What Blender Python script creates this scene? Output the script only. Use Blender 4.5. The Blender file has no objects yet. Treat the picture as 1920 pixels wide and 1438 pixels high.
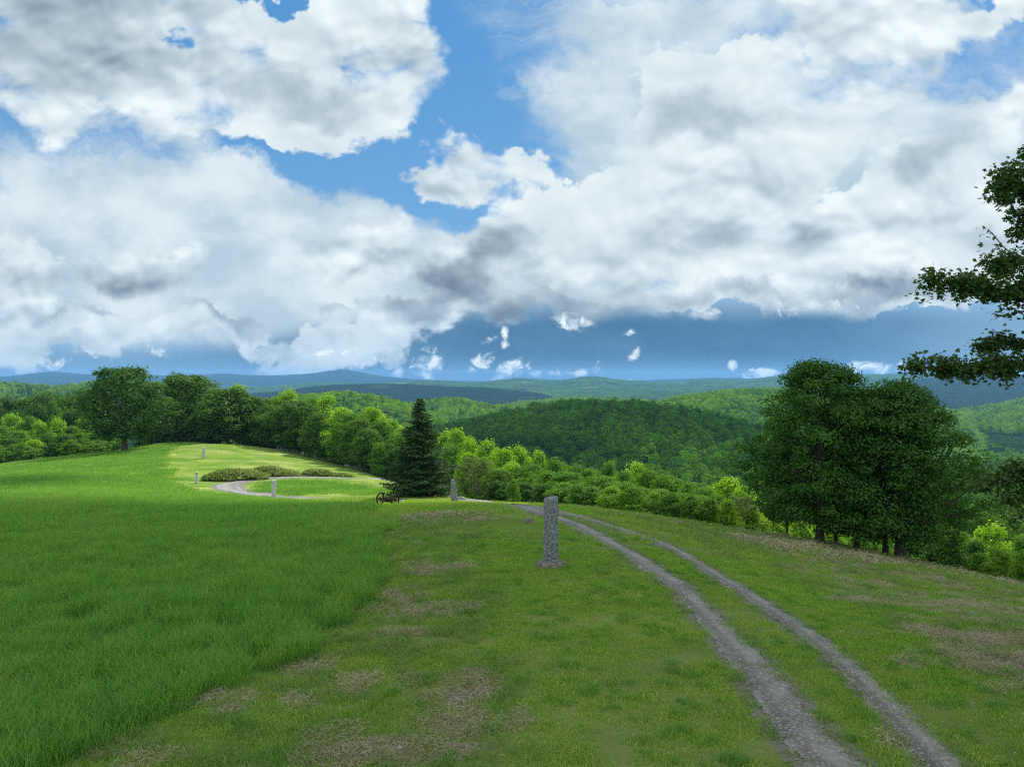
"""Hilltop meadow with granite posts and a gravel track under a broken cloudy sky."""
import bpy, math, random
import numpy as np
from mathutils import Vector, Matrix

# ------------------------------------------------------------------ camera, world, sun, exposure
F = 1377.0            # focal length in photo pixels (1920 wide)
CX, HY = 960.0, 705.0 # principal column, eye-level row
CAMZ = 6.0
scene = bpy.context.scene
col = scene.collection

cam_d = bpy.data.cameras.new('camera')
cam = bpy.data.objects.new('camera', cam_d)
col.objects.link(cam)
cam.location = (0, 0, CAMZ)
cam.rotation_euler = (math.pi / 2, 0, 0)
cam_d.sensor_width = 36.0
cam_d.lens = 36.0 * F / 1920.0
cam_d.shift_y = -(719.0 - HY) / 1920.0
cam_d.clip_start = 0.1
cam_d.clip_end = 60000.0
scene.camera = cam

SUN_AZ = math.radians(34)     # measured from the view direction (+Y) towards the right (+X)
SUN_EL = math.radians(48)
SUN_DIR = Vector((math.cos(SUN_EL) * math.sin(SUN_AZ), math.cos(SUN_EL) * math.cos(SUN_AZ), math.sin(SUN_EL)))

scene.view_settings.view_transform = 'Standard'
scene.view_settings.look = 'None'
scene.view_settings.exposure = 0.2
scene.view_settings.gamma = 1.0
scene.view_settings.use_curve_mapping = False
scene.cycles.filter_width = 1.15
scene.cycles.use_denoising = False
scene.cycles.max_bounces = 6
scene.cycles.diffuse_bounces = 3
scene.cycles.transmission_bounces = 4
scene.cycles.volume_bounces = 1

world = bpy.data.worlds.new('World')
scene.world = world
world.use_nodes = True
NT = world.node_tree
for n in list(NT.nodes):
    NT.nodes.remove(n)


class G:
    """small helper for building node trees"""
    def __init__(self, nt):
        self.nt = nt

    def node(self, typ, **kw):
        n = self.nt.nodes.new(typ)
        for k, v in kw.items():
            setattr(n, k, v)
        return n

    def put(self, sock, v):
        if v is None:
            return
        if isinstance(v, bpy.types.NodeSocket):
            self.nt.links.new(v, sock)
        else:
            sock.default_value = v

    def m(self, op, a, b=None, c=None, clamp=False):
        n = self.node('ShaderNodeMath', operation=op, use_clamp=clamp)
        self.put(n.inputs[0], a)
        self.put(n.inputs[1], b)
        self.put(n.inputs[2], c)
        return n.outputs[0]

    def v(self, op, a, b=None, scale=None):
        n = self.node('ShaderNodeVectorMath', operation=op)
        self.put(n.inputs[0], a)
        self.put(n.inputs[1], b)
        if scale is not None:
            self.put(n.inputs['Scale'], scale)
        return n.outputs['Value'] if op in ('LENGTH', 'DOT_PRODUCT', 'DISTANCE') else n.outputs[0]

    def rng(self, x, a, b, c=0.0, d=1.0, smooth=True):
        n = self.node('ShaderNodeMapRange', interpolation_type='SMOOTHSTEP' if smooth else 'LINEAR')
        n.clamp = True
        for i, q in enumerate((x, a, b, c, d)):
            self.put(n.inputs[i], q)
        return n.outputs[0]

    def mix(self, f, a, b, blend='MIX'):
        n = self.node('ShaderNodeMix', data_type='RGBA', blend_type=blend)
        self.put(n.inputs[0], f)
        for s, q in ((n.inputs[6], a), (n.inputs[7], b)):
            self.put(s, q if isinstance(q, bpy.types.NodeSocket) else (tuple(q) + (1.0,))[:4])
        return n.outputs[2]

    def noise(self, vec, scale, detail=4.0, rough=0.5, dist=0.0, lac=2.0, dims='3D', w=None):
        n = self.node('ShaderNodeTexNoise', noise_dimensions=dims)
        self.put(n.inputs['Vector'], vec)
        n.inputs['Scale'].default_value = scale
        n.inputs['Detail'].default_value = detail
        n.inputs['Roughness'].default_value = rough
        n.inputs['Lacunarity'].default_value = lac
        n.inputs['Distortion'].default_value = dist
        if w is not None:
            n.inputs['W'].default_value = w
        return n.outputs['Fac']

    def comb(self, x, y, z):
        n = self.node('ShaderNodeCombineXYZ')
        for i, q in enumerate((x, y, z)):
            self.put(n.inputs[i], q)
        return n.outputs[0]

    def sep(self, v):
        n = self.node('ShaderNodeSeparateXYZ')
        self.put(n.inputs[0], v)
        return n.outputs

    def blobs(self, uv, lst, start=0.0):
        """sum of soft ellipses; entries (px, py, rx, ry, rot_deg, weight) in photo pixels as directions"""
        tot = start
        for (px, py, rx, ry, rot, w) in lst:
            mp = self.node('ShaderNodeMapping', vector_type='TEXTURE')
            self.put(mp.inputs['Vector'], uv)
            mp.inputs['Location'].default_value = ((px - CX) / F, (HY - py) / F, 0)
            mp.inputs['Rotation'].default_value = (0, 0, math.radians(rot))
            mp.inputs['Scale'].default_value = (rx / F, ry / F, 1)
            gr = self.node('ShaderNodeTexGradient', gradient_type='SPHERICAL')
            self.put(gr.inputs[0], mp.outputs[0])
            tot = self.m('MULTIPLY_ADD', gr.outputs['Fac'], w, tot)
        return tot


def build_sky():
    g = G(NT)
    out = g.node('ShaderNodeOutputWorld')
    bg = g.node('ShaderNodeBackground')
    bg.inputs['Strength'].default_value = 0.1
    NT.links.new(bg.outputs[0], out.inputs['Surface'])
    sky = g.node('ShaderNodeTexSky', sky_type='NISHITA')
    sky.sun_disc = False
    sky.sun_elevation = SUN_EL
    sky.sun_rotation = SUN_AZ
    sky.altitude = 500
    sky.air_density = 1.0
    sky.dust_density = 0.4
    sky.ozone_density = 2.0
    tc = g.node('ShaderNodeTexCoord')
    d = tc.outputs['Generated']
    x, y, z = g.sep(d)
    yy = g.m('MAXIMUM', y, 0.12)
    u = g.m('DIVIDE', x, yy)
    v = g.m('DIVIDE', z, yy)
    # far outside the frame: generic broken cloud
    au = g.m('ABSOLUTE', u)
    outside = g.m('MAXIMUM', g.rng(au, 0.72, 1.1), g.rng(v, 0.53, 0.85))
    # direction warped a little so that the layout ellipses get natural edges
    wn = g.node('ShaderNodeTexNoise', noise_dimensions='2D')
    g.put(wn.inputs['Vector'], g.comb(u, v, 0.0))
    wn.inputs['Scale'].default_value = 5.5
    wn.inputs['Detail'].default_value = 5.0
    wn.inputs['Roughness'].default_value = 0.6
    warp = g.v('SCALE', g.v('SUBTRACT', wn.outputs['Color'], (0.5, 0.5, 0.5)), scale=0.16)
    uv0 = g.comb(u, v, 0.0)
    uv = g.v('ADD', uv0, warp)
    uvs = g.v('ADD', uv0, g.v('SCALE', warp, scale=0.35))
    zz = g.m('MULTIPLY', z, 1.7)
    dn = g.comb(x, y, zz)
    d2 = g.comb(u, g.m('MULTIPLY', v, 1.45), 0.0)

    # ---------- blue sky
    base = sky.outputs[0]
    base = g.mix(0.75, base, (0.58, 2.75, 6.0))
    base = g.mix(g.rng(v, 0.0, 0.5, 0.35, 0.0), base, (2.6, 4.8, 6.8))

    # ---------- high thin veil, streaked
    rotm = g.node('ShaderNodeMapping', vector_type='POINT')
    g.put(rotm.inputs['Vector'], uv)
    rotm.inputs['Rotation'].default_value = (0, 0, math.radians(28))
    rotm.inputs['Scale'].default_value = (1.2, 5.0, 1)
    st = g.noise(rotm.outputs[0], 2.2, 7, 0.62, 0.6, dims='2D')
    veil = g.blobs(uv, [
        (330, 400, 560, 190, -12, 1.0), (80, 400, 300, 110, 0, 0.5), (560, 430, 380, 160, -10, 0.9), (300, 540, 700, 200, 0, 1.3),
        (700, 560, 500, 150, 0, 0.9), (1120, 90, 330, 190, -35, 0.75), (1250, 210, 300, 260, -30, 0.6), (1000, 200, 160, 120, -40, 0.25),
        (1400, 380, 700, 300, 0, 1.3), (1750, 330, 500, 330, 0, 1.0), (60, 330, 200, 60, -10, 0.3), (1500, 20, 500, 90, 0, 0.9),
        (380, 280, 260, 60, -35, 0.45), (620, 330, 230, 90, -28, -0.9), (880, 190, 170, 230, 0, -0.6), (790, 400, 150, 60, 0, -0.5)], 0.0)
    veil = g.m('ADD', veil, g.m('MULTIPLY', outside, 0.45))
    va = g.m('ADD', veil, g.m('MULTIPLY', g.m('SUBTRACT', st, 0.5), 1.3))
    va = g.rng(va, 0.08, 0.85, 0.0, 0.92)
    vn = g.noise(d2, 7.0, 6, 0.55, dims='2D')
    vcol = g.mix(g.rng(vn, 0.3, 0.7), (4.5, 5.7, 6.5), (7.0, 7.8, 8.1))
    c = g.mix(va, base, vcol)

    # ---------- dark rain sky over the far ridges
    band = g.rng(v, g.m('MULTIPLY_ADD', g.rng(u, -0.5, 0.0), 0.05, 0.018),
                 g.m('MULTIPLY_ADD', g.rng(u, -0.5, 0.0), 0.07, 0.052), 1.0, 0.0)
    bn = g.noise(g.v('MULTIPLY', uv0, (1.2, 3.0, 1.0)), 6.0, 4, 0.5)
    rcol = g.mix(g.rng(bn, 0.3, 0.7), (0.62, 1.65, 3.05), (0.9, 2.15, 3.6))
    rcol = g.mix(g.rng(v, 0.0, 0.035, 0.7, 0.0), rcol, (0.95, 2.3, 4.0))
    rcol = g.mix(g.m('MULTIPLY', g.rng(u, -0.1, -0.6), 0.5), rcol, (2.6, 4.4, 6.2))
    rcol = g.mix(g.m('MULTIPLY', g.rng(u, 0.42, 0.7), 0.55), rcol, (3.0, 4.9, 6.6))
    c = g.mix(g.m('MULTIPLY', band, g.m('SUBTRACT', 1.0, g.m('MULTIPLY', outside, 0.5))), c, rcol)

    # ---------- heap clouds
    BL = [
        (80, 60, 420, 260, 0, 1.25), (330, 110, 360, 220, -8, 0.95), (560, 60, 330, 200, 0, 1.15), (690, 90, 170, 170, -15, 0.7),
        (590, 215, 210, 100, -10, 1.0), (200, 200, 330, 90, -8, 0.7), (740, 20, 130, 120, 0, 0.6),
        (865, 325, 145, 74, 5, 1.35), (790, 355, 120, 34, -5, 0.5), (930, 330, 80, 55, -10, 0.5),
        (1500, 150, 330, 170, 12, 1.3), (1330, 200, 210, 150, 10, 0.9), (1650, 110, 190, 150, 20, 0.9), (1280, 150, 150, 110, 0, 0.5),
        (1300, 330, 420, 150, 18, 1.2), (1130, 400, 260, 110, 28, 0.8), (1000, 440, 170, 90, 30, 1.0), (1550, 350, 380, 150, 0, 0.7),
        (920, 500, 210, 95, 14, 1.25), (1080, 510, 300, 120, 0, 1.25), (1300, 520, 330, 105, 6, 1.2), (1550, 500, 330, 130, 8, 1.1),
        (1080, 575, 150, 40, 0, 0.7), (1400, 580, 300, 26, 0, -0.6),
        (1880, 220, 230, 120, 30, 1.25), (1780, 320, 160, 120, 50, 0.9), (1830, 430, 260, 160, 0, 0.9), (1730, 520, 230, 90, 0, 0.8),
        (1850, 20, 200, 70, 15, 0.8), (1500, 10, 260, 50, 0, 0.5), (1580, 575, 90, 36, 10, 0.7), (1350, 555, 420, 34, 0, 0.7), (1700, 550, 380, 40, 0, 0.7),
        (265, 500, 130, 72, 4, 1.35), (50, 480, 160, 78, 0, 1.1), (150, 545, 250, 40, 0, 0.5),
        (735, 485, 200, 78, 10, 1.35), (640, 500, 90, 50, 0, 0.5),
        (40, 620, 190, 80, 5, 1.15), (170, 640, 150, 55, -6, 1.1), (330, 640, 160, 46, 8, 0.9), (440, 600, 230, 50, 0, 0.7),
        (560, 650, 150, 42, 12, 1.0), (700, 620, 200, 55, 16, 1.1), (850, 590, 120, 36, 0, 0.6),
        (340, 85, 75, 60, -30, -1.5), (490, 20, 80, 56, 0, -1.5), (330, 250, 260, 40, -12, -0.5), (1350, 70, 140, 60, 0, -1.1), (1700, 235, 90, 50, 30, -0.8),
        (1830, 120, 100, 80, 30, -0.7), (820, 400, 160, 30, 0, -0.3),
    ]
    cov = g.blobs(uv, BL, 0.0)
    cov = g.m('ADD', cov, g.m('MULTIPLY', outside, 0.32))
    cov = g.m('MINIMUM', cov, 0.8)
    cov = g.m('ADD', cov, g.rng(cov, 0.04, 0.2, 0.0, 0.12))

    def billow(off, scale, detail):
        """rounded cauliflower lobes, high in the middle of each"""
        p = g.v('ADD', d2, off) if off else d2
        w1 = g.node('ShaderNodeTexNoise', noise_dimensions='2D')
        g.put(w1.inputs['Vector'], p)
        w1.inputs['Scale'].default_value = scale * 0.9
        w1.inputs['Detail'].default_value = 3.0
        pw = g.v('ADD', p, g.v('SCALE', g.v('SUBTRACT', w1.outputs['Color'], (0.5, 0.5, 0.5)), scale=0.5 / scale))
        vo = g.node('ShaderNodeTexVoronoi', feature='SMOOTH_F1', voronoi_dimensions='2D')
        g.put(vo.inputs['Vector'], pw)
        vo.inputs['Scale'].default_value = scale
        vo.inputs['Detail'].default_value = detail
        vo.inputs['Roughness'].default_value = 0.55
        vo.inputs['Lacunarity'].default_value = 2.3
        vo.inputs['Smoothness'].default_value = 0.35
        return g.m('SUBTRACT', 1.0, vo.outputs['Distance'])
    OFF1, OFF2 = (0.005, 0.018, 0.0), (0.014, 0.05, 0.0)
    b0 = billow(None, 10.0, 3.0)
    c0 = billow(None, 7.0, 1.7)
    b1 = billow(OFF1, 7.0, 1.7)
    b2 = billow(OFF2, 7.0, 1.0)
    n0 = g.noise(d2, 7.0, 8, 0.56, 0.15, dims='2D')
    D = g.m('ADD', cov, g.m('ADD', g.m('MULTIPLY', g.m('SUBTRACT', n0, 0.5), 0.9), g.m('MULTIPLY', g.m('SUBTRACT', b0, 0.60), 0.5)))
    # crisp lobed edges in places, frayed ones in others
    soft = g.rng(g.noise(d2, 3.0, 3, 0.5, dims='2D'), 0.42, 0.6, 0.16, 0.62)
    a = g.rng(D, 0.15, g.m('ADD', soft, 0.20))
    # level cloud base towards the right
    vb = g.m('ADD', v, g.m('MULTIPLY', g.m('SUBTRACT', g.noise(d2, 9.0, 5, 0.55, dims='2D'), 0.5), 0.045))
    vb = g.m('ADD', vb, g.rng(u, 0.16, 0.06, 0.0, 0.022))
    cut = g.m('MAXIMUM', g.rng(vb, 0.074, 0.100), g.rng(u, 0.02, -0.06))
    a = g.m('MULTIPLY', a, cut)
    thick = g.rng(D, 0.3, 0.8)
    rel = g.m('ADD', g.m('MULTIPLY', g.m('SUBTRACT', c0, b1), 0.45), g.m('MULTIPLY', g.m('SUBTRACT', c0, b2), 0.20))
    rel = g.m('ADD', rel, g.m('MULTIPLY', g.m('SUBTRACT', b0, c0), 0.07))
    rel = g.m('MULTIPLY', rel, g.rng(g.noise(d2, 2.6, 2, 0.5, dims='2D', w=None), 0.35, 0.62, 0.35, 1.25))
    DK = [
        (60, 40, 460, 190, 0, 0.8), (250, 60, 260, 120, 0, 0.25), (570, 170, 190, 60, -6, 0.75), (640, 185, 80, 50, 0, 0.3),
        (1280, 205, 150, 60, 10, 0.65), (1400, 225, 220, 44, 6, 0.5),
        (870, 535, 170, 70, 30, 1.2), (900, 500, 110, 60, 35, 0.5), (1080, 585, 170, 38, 0, 1.4), (1000, 560, 200, 50, 0, 0.8), (1150, 530, 150, 60, 0, 0.4),
        (1350, 440, 130, 60, 10, 0.5), (1510, 480, 80, 70, 50, 0.45), (1400, 560, 330, 30, 0, 0.8), (1240, 470, 160, 50, 0, 0.3),
        (1785, 285, 80, 120, -40, 0.7), (1740, 340, 60, 70, -30, 0.4), (1700, 555, 180, 34, 0, 1.1), (1850, 440, 80, 36, 10, 0.5),
        (260, 520, 150, 44, 0, 0.9), (60, 525, 150, 40, 0, 0.7), (30, 470, 60, 40, 0, 0.5), (690, 525, 110, 34, 20, 0.8), (300, 400, 100, 16, 0, 0.2),
        (1590, 600, 70, 22, 0, 0.5), (860, 352, 120, 24, 0, 0.35), (130, 590, 240, 30, 0, 0.9), (380, 600, 240, 26, 0, 0.8), (640, 580, 240, 32, 0, 0.8), (420, 650, 240, 20, 8, 0.6), (700, 660, 200, 24, 12, 0.6), (60, 668, 120, 20, 0, 0.6),
    ]
    dk = g.m('MINIMUM', g.blobs(uv, DK, 0.0), 1.0)
    dk = g.m('SUBTRACT', dk, g.m('MULTIPLY', g.m('SUBTRACT', g.m('ADD', n0, c0), 1.1), 0.20))
    dk = g.m('MAXIMUM', dk, -0.08)
    # underside of generic clouds high up outside the frame
    lit = g.m('ADD', g.m('SUBTRACT', 0.85, g.m('MULTIPLY', dk, 0.54)), rel)
    lit = g.m('SUBTRACT', lit, g.m('MULTIPLY', g.m('MULTIPLY', thick, outside), 0.25), clamp=True)
    cr = g.node('ShaderNodeValToRGB')
    g.put(cr.inputs[0], lit)
    e = cr.color_ramp.elements
    e[0].position = 0.0
    e[0].color = (0.17, 0.23, 0.30, 1)
    e[1].position = 1.0
    e[1].color = (0.88, 0.96, 0.98, 1)
    for p_, c_ in ((0.25, (0.30, 0.39, 0.47)), (0.5, (0.47, 0.58, 0.66)), (0.75, (0.68, 0.79, 0.85))):
        q = cr.color_ramp.elements.new(p_)
        q.color = c_ + (1,)
    ccol = g.v('SCALE', cr.outputs[0], scale=8.9)
    # low clouds take some blue of the air
    ccol = g.mix(g.rng(v, 0.02, 0.14, 0.28, 0.0), ccol, (3.2, 5.1, 6.6))
    c = g.mix(a, c, ccol)

    # ---------- torn scraps of low cloud in front of the rain
    SC = [
        (1072, 606, 44, 22, 0, 1.0), (1100, 604, 26, 12, 20, 0.5), (955, 622, 9, 18, 10, 0.9), (953, 646, 12, 12, 30, 0.9), (925, 640, 22, 10, 20, 0.9),
        (1176, 622, 20, 10, 20, 1.0), (1188, 663, 18, 12, 15, 1.1), (800, 678, 34, 34, 35, 1.2), (810, 700, 20, 24, 0, 1.0), (745, 696, 18, 20, 0, 0.9),
        (902, 684, 44, 20, 30, 1.2), (960, 697, 50, 18, 28, 1.2), (1000, 704, 20, 14, 0, 1.0), (1085, 698, 34, 14, 25, 1.0), (1117, 692, 14, 20, -20, 1.0),
        (1040, 706, 30, 10, 0, 0.7), (1176, 712, 20, 9, 0, 0.9), (1380, 683, 18, 15, 25, 1.1), (1430, 700, 50, 14, 0, 1.3), (1408, 702, 16, 14, 0, 0.8),
        (1600, 690, 50, 16, 0, 1.1), (1640, 692, 46, 18, 0, 1.1), (1690, 690, 14, 18, 0, 0.9), (1480, 578, 44, 18, 0, 0.7), (1560, 570, 60, 14, 0, 0.5),
        (680, 680, 46, 16, 20, 0.7), (90, 688, 60, 14, 10, 0.7), (1750, 700, 60, 14, 0, 0.6), (620, 655, 60, 16, 15, 0.5), (300, 668, 70, 18, 0, 0.6),
        (1120, 690, 8, 8, 0, 0.5),
    ]
    sc = g.m('MINIMUM', g.blobs(g.v('ADD', uv0, g.v('SCALE', warp, scale=0.24)), SC, 0.0), 0.7)
    sn = g.noise(d2, 36.0, 8, 0.7, 0.8, dims='2D')
    sa = g.rng(g.m('ADD', sc, g.m('MULTIPLY', g.m('SUBTRACT', sn, 0.5), 2.4)), 0.15, 1.05, 0.0, 0.95)
    sa = g.m('MULTIPLY', sa, g.rng(sc, 0.0, 0.12))
    scol = g.mix(g.rng(sn, 0.35, 0.65), (5.0, 6.6, 7.8), (9.0, 9.8, 10.0))
    c = g.mix(sa, c, scol)
    # below the horizon: plain dull green-grey land tone
    c = g.mix(g.rng(z, -0.02, -0.001, 1.0, 0.0), c, (0.9, 1.7, 2.2))
    NT.links.new(c, bg.inputs['Color'])
    # beyond the part of the sky that is laid out cloud by cloud: the same blue with broken cloud made brighter to light the land
    bg2 = g.node('ShaderNodeBackground')
    bg2.inputs['Strength'].default_value = 0.1
    gn = g.noise(dn, 3.2, 3, 0.55)
    gc = g.mix(g.rng(gn, 0.42, 0.68), (9.6, 10.4, 10.6), (5.4, 6.6, 7.4))
    c2 = g.mix(g.rng(gn, 0.36, 0.44), base, gc)
    c2 = g.mix(g.rng(z, -0.02, -0.001, 1.0, 0.0), c2, (0.9, 1.7, 2.2))
    NT.links.new(c2, bg2.inputs['Color'])
    fac = g.m('MAXIMUM', g.m('MAXIMUM', g.rng(au, 0.95, 1.3), g.rng(v, 0.7, 0.95)),
              g.m('MAXIMUM', g.rng(z, -0.03, -0.05), g.rng(y, 0.25, 0.15)))
    ms = g.node('ShaderNodeMixShader')
    NT.links.new(fac, ms.inputs[0])
    NT.links.new(bg.outputs[0], ms.inputs[1])
    NT.links.new(bg2.outputs[0], ms.inputs[2])
    NT.links.new(ms.outputs[0], out.inputs['Surface'])
    world.cycles.sampling_method = 'MANUAL'
    world.cycles.sample_map_resolution = 512


build_sky()

sun_d = bpy.data.lights.new('sun', 'SUN')
sun_d.energy = 5.0
sun_d.angle = math.radians(0.53)
sun_d.color = (1.0, 0.95, 0.86)
sun = bpy.data.objects.new('sun', sun_d)
col.objects.link(sun)
sun.rotation_euler = SUN_DIR.to_track_quat('Z', 'Y').to_euler()

# ------------------------------------------------------------------ numpy noise and helpers
R = math.radians
rnd = random.Random(7)
npr = np.random.default_rng(7)


def hash2(ix, iy, seed):
    h = (ix.astype(np.int64) * 374761393 + iy.astype(np.int64) * 668265263 + seed * 974634777) & 0xffffffff
    h = ((h ^ (h >> 13)) * 1274126177) & 0xffffffff
    h = h ^ (h >> 16)
    return (h & 0xffffff) / float(0xffffff)


def vnoise(x, y, seed=0):
    x = np.asarray(x, float)
    y = np.asarray(y, float)
    ix, iy = np.floor(x), np.floor(y)
    fx, fy = x - ix, y - iy
    fx = fx * fx * (3 - 2 * fx)
    fy = fy * fy * (3 - 2 * fy)
    a, b = hash2(ix, iy, seed), hash2(ix + 1, iy, seed)
    c, d = hash2(ix, iy + 1, seed), hash2(ix + 1, iy + 1, seed)
    return (a * (1 - fx) + b * fx) * (1 - fy) + (c * (1 - fx) + d * fx) * fy


def fbm(x, y, seed=0, octv=4, rough=0.5):
    t, amp, s = 0.0, 1.0, 0.0
    for o in range(octv):
        t = t + amp * vnoise(np.asarray(x) * 2 ** o + 17.3 * o, np.asarray(y) * 2 ** o - 9.1 * o, seed + o)
        s += amp
        amp *= rough
    return t / s - 0.5


def sstep(x, a, b):
    t = np.clip((np.asarray(x, float) - a) / (b - a), 0, 1)
    return t * t * (3 - 2 * t)


# ------------------------------------------------------------------ shape of the hilltop
# survey points: photo column, photo row, distance -> a point of the ground
SURV = [
    (0, 1438, 11.3), (480, 1438, 11.4), (960, 1438, 11.5), (1440, 1438, 11.5), (1920, 1438, 11.2),
    (0, 1200, 17.5), (500, 1200, 17.3), (1032, 1062, 23), (1400, 1200, 17.0), (1920, 1250, 14.6),
    (0, 1040, 27), (500, 1040, 26.5), (960, 960, 33.5), (700, 1000, 29),
    (0, 960, 42), (350, 965, 41), (560, 962, 44), (725, 947, 48), (853, 943, 53), (960, 945, 41), (1150, 965, 38), (1300, 1020, 29),
    (620, 946, 56), (400, 935, 62), (150, 929, 64),
    (513, 932, 82), (415, 912, 98), (600, 936, 72), (700, 929, 72), (368, 908, 104), (600, 894, 112), (740, 903, 104), (840, 926, 76),
    (500, 895, 110), (381, 859, 136), (600, 862, 148), (420, 832.5, 165), (235, 846, 160), (0, 873, 150), (120, 880, 118), (0, 905, 84),
    (700, 889, 124), (520, 842, 160), (310, 833, 166), (200, 900, 92), (870, 934, 62), (900, 940, 56),
    (1100, 955, 45), (1250, 975, 43), (1400, 1001, 42), (1550, 1022, 41), (1680, 1046, 39), (1800, 1078, 34), (1920, 1106, 31),
    (1500, 1070, 29), (1700, 1120, 24.5), (1920, 1160, 21.5), (1300, 985, 39),
]
EXTRA = [
    (0, 0, 0.4), (-12, 2, .2), (14, 2, 0.6), (-40, 0, -1.5), (40, 0, -3.0), (0, -40, 0.2), (-60, -40, -4), (60, -40, -8), (0, -120, -6),
    (-80, 20, -5.0), (-90, 60, -9), (-150, 110, -20), (-140, 190, -22), (-70, 200, -20), (-20, 190, -24), (20, 150, -26),
    (40, 100, -20), (14, 68, -9.5), (30, 60, -11), (50, 50, -15), (40, 30, -7), (60, 70, -22), (-200, 60, -26), (-200, 0, -22), (120, 20, -26),
    (22, 60, -9.0), (34, 46, -10), (3, 84, -13), (2, 110, -20), (-5, 95, -11.5), (10, 95, -16),
]
_P = [((px - CX) / F * d, d, CAMZ - (py - HY) / F * d) for px, py, d in SURV] + EXTRA
_P = np.array(_P, float)


def _tps_fit(P, lam=0.6):
    n = len(P)
    X = P[:, :2] / 50.0
    r2 = ((X[:, None] - X[None]) ** 2).sum(-1)
    K = 0.5 * r2 * np.log(r2 + 1e-12) + lam * 1e-2 * np.eye(n)
    A = np.zeros((n + 3, n + 3))
    A[:n, :n] = K
    A[:n, n] = 1
    A[:n, n + 1:] = X
    A[n, :n] = 1
    A[n + 1:, :n] = X.T
    b = np.zeros(n + 3)
    b[:n] = P[:, 2]
    return np.linalg.solve(A, b)


_W = _tps_fit(_P)
_XC = _P[:, :2] / 50.0


def h_top(x, y):
    x = np.asarray(x, float)
    y = np.asarray(y, float)
    sh = x.shape
    X, Y = x.ravel() / 50.0, y.ravel() / 50.0
    out = np.empty(X.shape)
    n = len(_XC)
    for s in range(0, X.size, 40000):
        a, b = X[s:s + 40000], Y[s:s + 40000]
        r2 = (a[:, None] - _XC[None, :, 0]) ** 2 + (b[:, None] - _XC[None, :, 1]) ** 2
        out[s:s + 40000] = (0.5 * r2 * np.log(r2 + 1e-12)) @ _W[:n] + _W[n] + a * _W[n + 1] + b * _W[n + 2]
    return out.reshape(sh)


VALLEY = -92.0


def h_far(x, y):
    d = np.hypot(x, y)
    return VALLEY + 14 * fbm(x / 420.0, y / 420.0, 3, 3) + 26 * np.exp(-(d / 420.0) ** 2)


def H(x, y):
    """height of the ground everywhere"""
    x = np.asarray(x, float)
    y = np.asarray(y, float)
    # distance-like measure from the middle of the hilltop
    ex = (x + 30) / np.where(x > -30, 125.0, 170.0)
    ey = (y - 60) / np.where(y > 60, 155.0, 230.0)
    q = np.hypot(ex, ey)
    w = sstep(q, 0.8, 2.6)
    near = np.clip(h_top(np.clip(x, -260, 160), np.clip(y, -160, 260)), -80, 12)
    rough = 0.16 * fbm(x / 3.1, y / 3.1, 11, 3) + 0.05 * fbm(x / 0.7, y / 0.7, 19, 2)
    rough = rough * (1 - sstep(np.hypot(x, y), 40, 300))
    return (near + rough) * (1 - w) + h_far(x, y) * w


def ground_at(px, py, dmin=6.0, dmax=230.0):
    """point of the hilltop seen at a photo pixel"""
    u, s = (px - CX) / F, (py - HY) / F
    d = np.arange(dmin, dmax, 0.15)
    z = H(u * d, d)
    gap = (CAMZ - s * d) - z
    k = np.nonzero(gap <= 0)[0]
    if len(k) == 0:
        k = [int(np.argmin(gap))]
    dd = d[k[0]]
    return Vector((u * dd, dd, float(H(u * dd, dd))))


def at_dist(px, d):
    u = (px - CX) / F
    return Vector((u * d, d, float(H(u * d, d))))


# ------------------------------------------------------------------ object helpers
def tag(o, label=None, cat=None, group=None, kind=None):
    if label:
        o['label'] = label
    if cat:
        o['category'] = cat
    if group:
        o['group'] = group
    if kind:
        o['kind'] = kind
    return o


def mesh_np(name, V, Fc, smooth=False):
    """mesh from arrays; Fc is (n,3) or (n,4)"""
    V = np.asarray(V, np.float32)
    Fc = np.asarray(Fc, np.int32)
    me = bpy.data.meshes.new(name)
    k = Fc.shape[1]
    me.vertices.add(len(V))
    me.vertices.foreach_set('co', V.ravel())
    me.loops.add(Fc.size)
    me.loops.foreach_set('vertex_index', Fc.ravel())
    me.polygons.add(len(Fc))
    me.polygons.foreach_set('loop_start', np.arange(0, Fc.size, k, dtype=np.int32))
    me.polygons.foreach_set('loop_total', np.full(len(Fc), k, np.int32))
    me.polygons.foreach_set('use_smooth', np.full(len(Fc), smooth, bool))
    me.update(calc_edges=True)
    me.validate()
    return me


def attr(me, name, data):
    a = me.attributes.new(name, 'FLOAT', 'POINT')
    a.data.foreach_set('value', np.asarray(data, np.float32).ravel())


def obj(name, me, mat=None, parent=None, link=True):
    o = bpy.data.objects.new(name, me)
    if mat is not None and me is not None and len(me.materials) == 0:
        me.materials.append(mat)
    if link:
        col.objects.link(o)
    if parent is not None:
        o.parent = parent
    return o


def empty(name, loc, rz=0.0):
    o = bpy.data.objects.new(name, None)
    o.empty_display_size = 0.3
    col.objects.link(o)
    o.location = loc
    o.rotation_euler = (0, 0, rz)
    return o


def copy_tree(o, parent=None):
    c = o.copy()
    col.objects.link(c)
    c.parent = parent
    for ch in list(o.children):
        copy_tree(ch, c)
    return c


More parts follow.
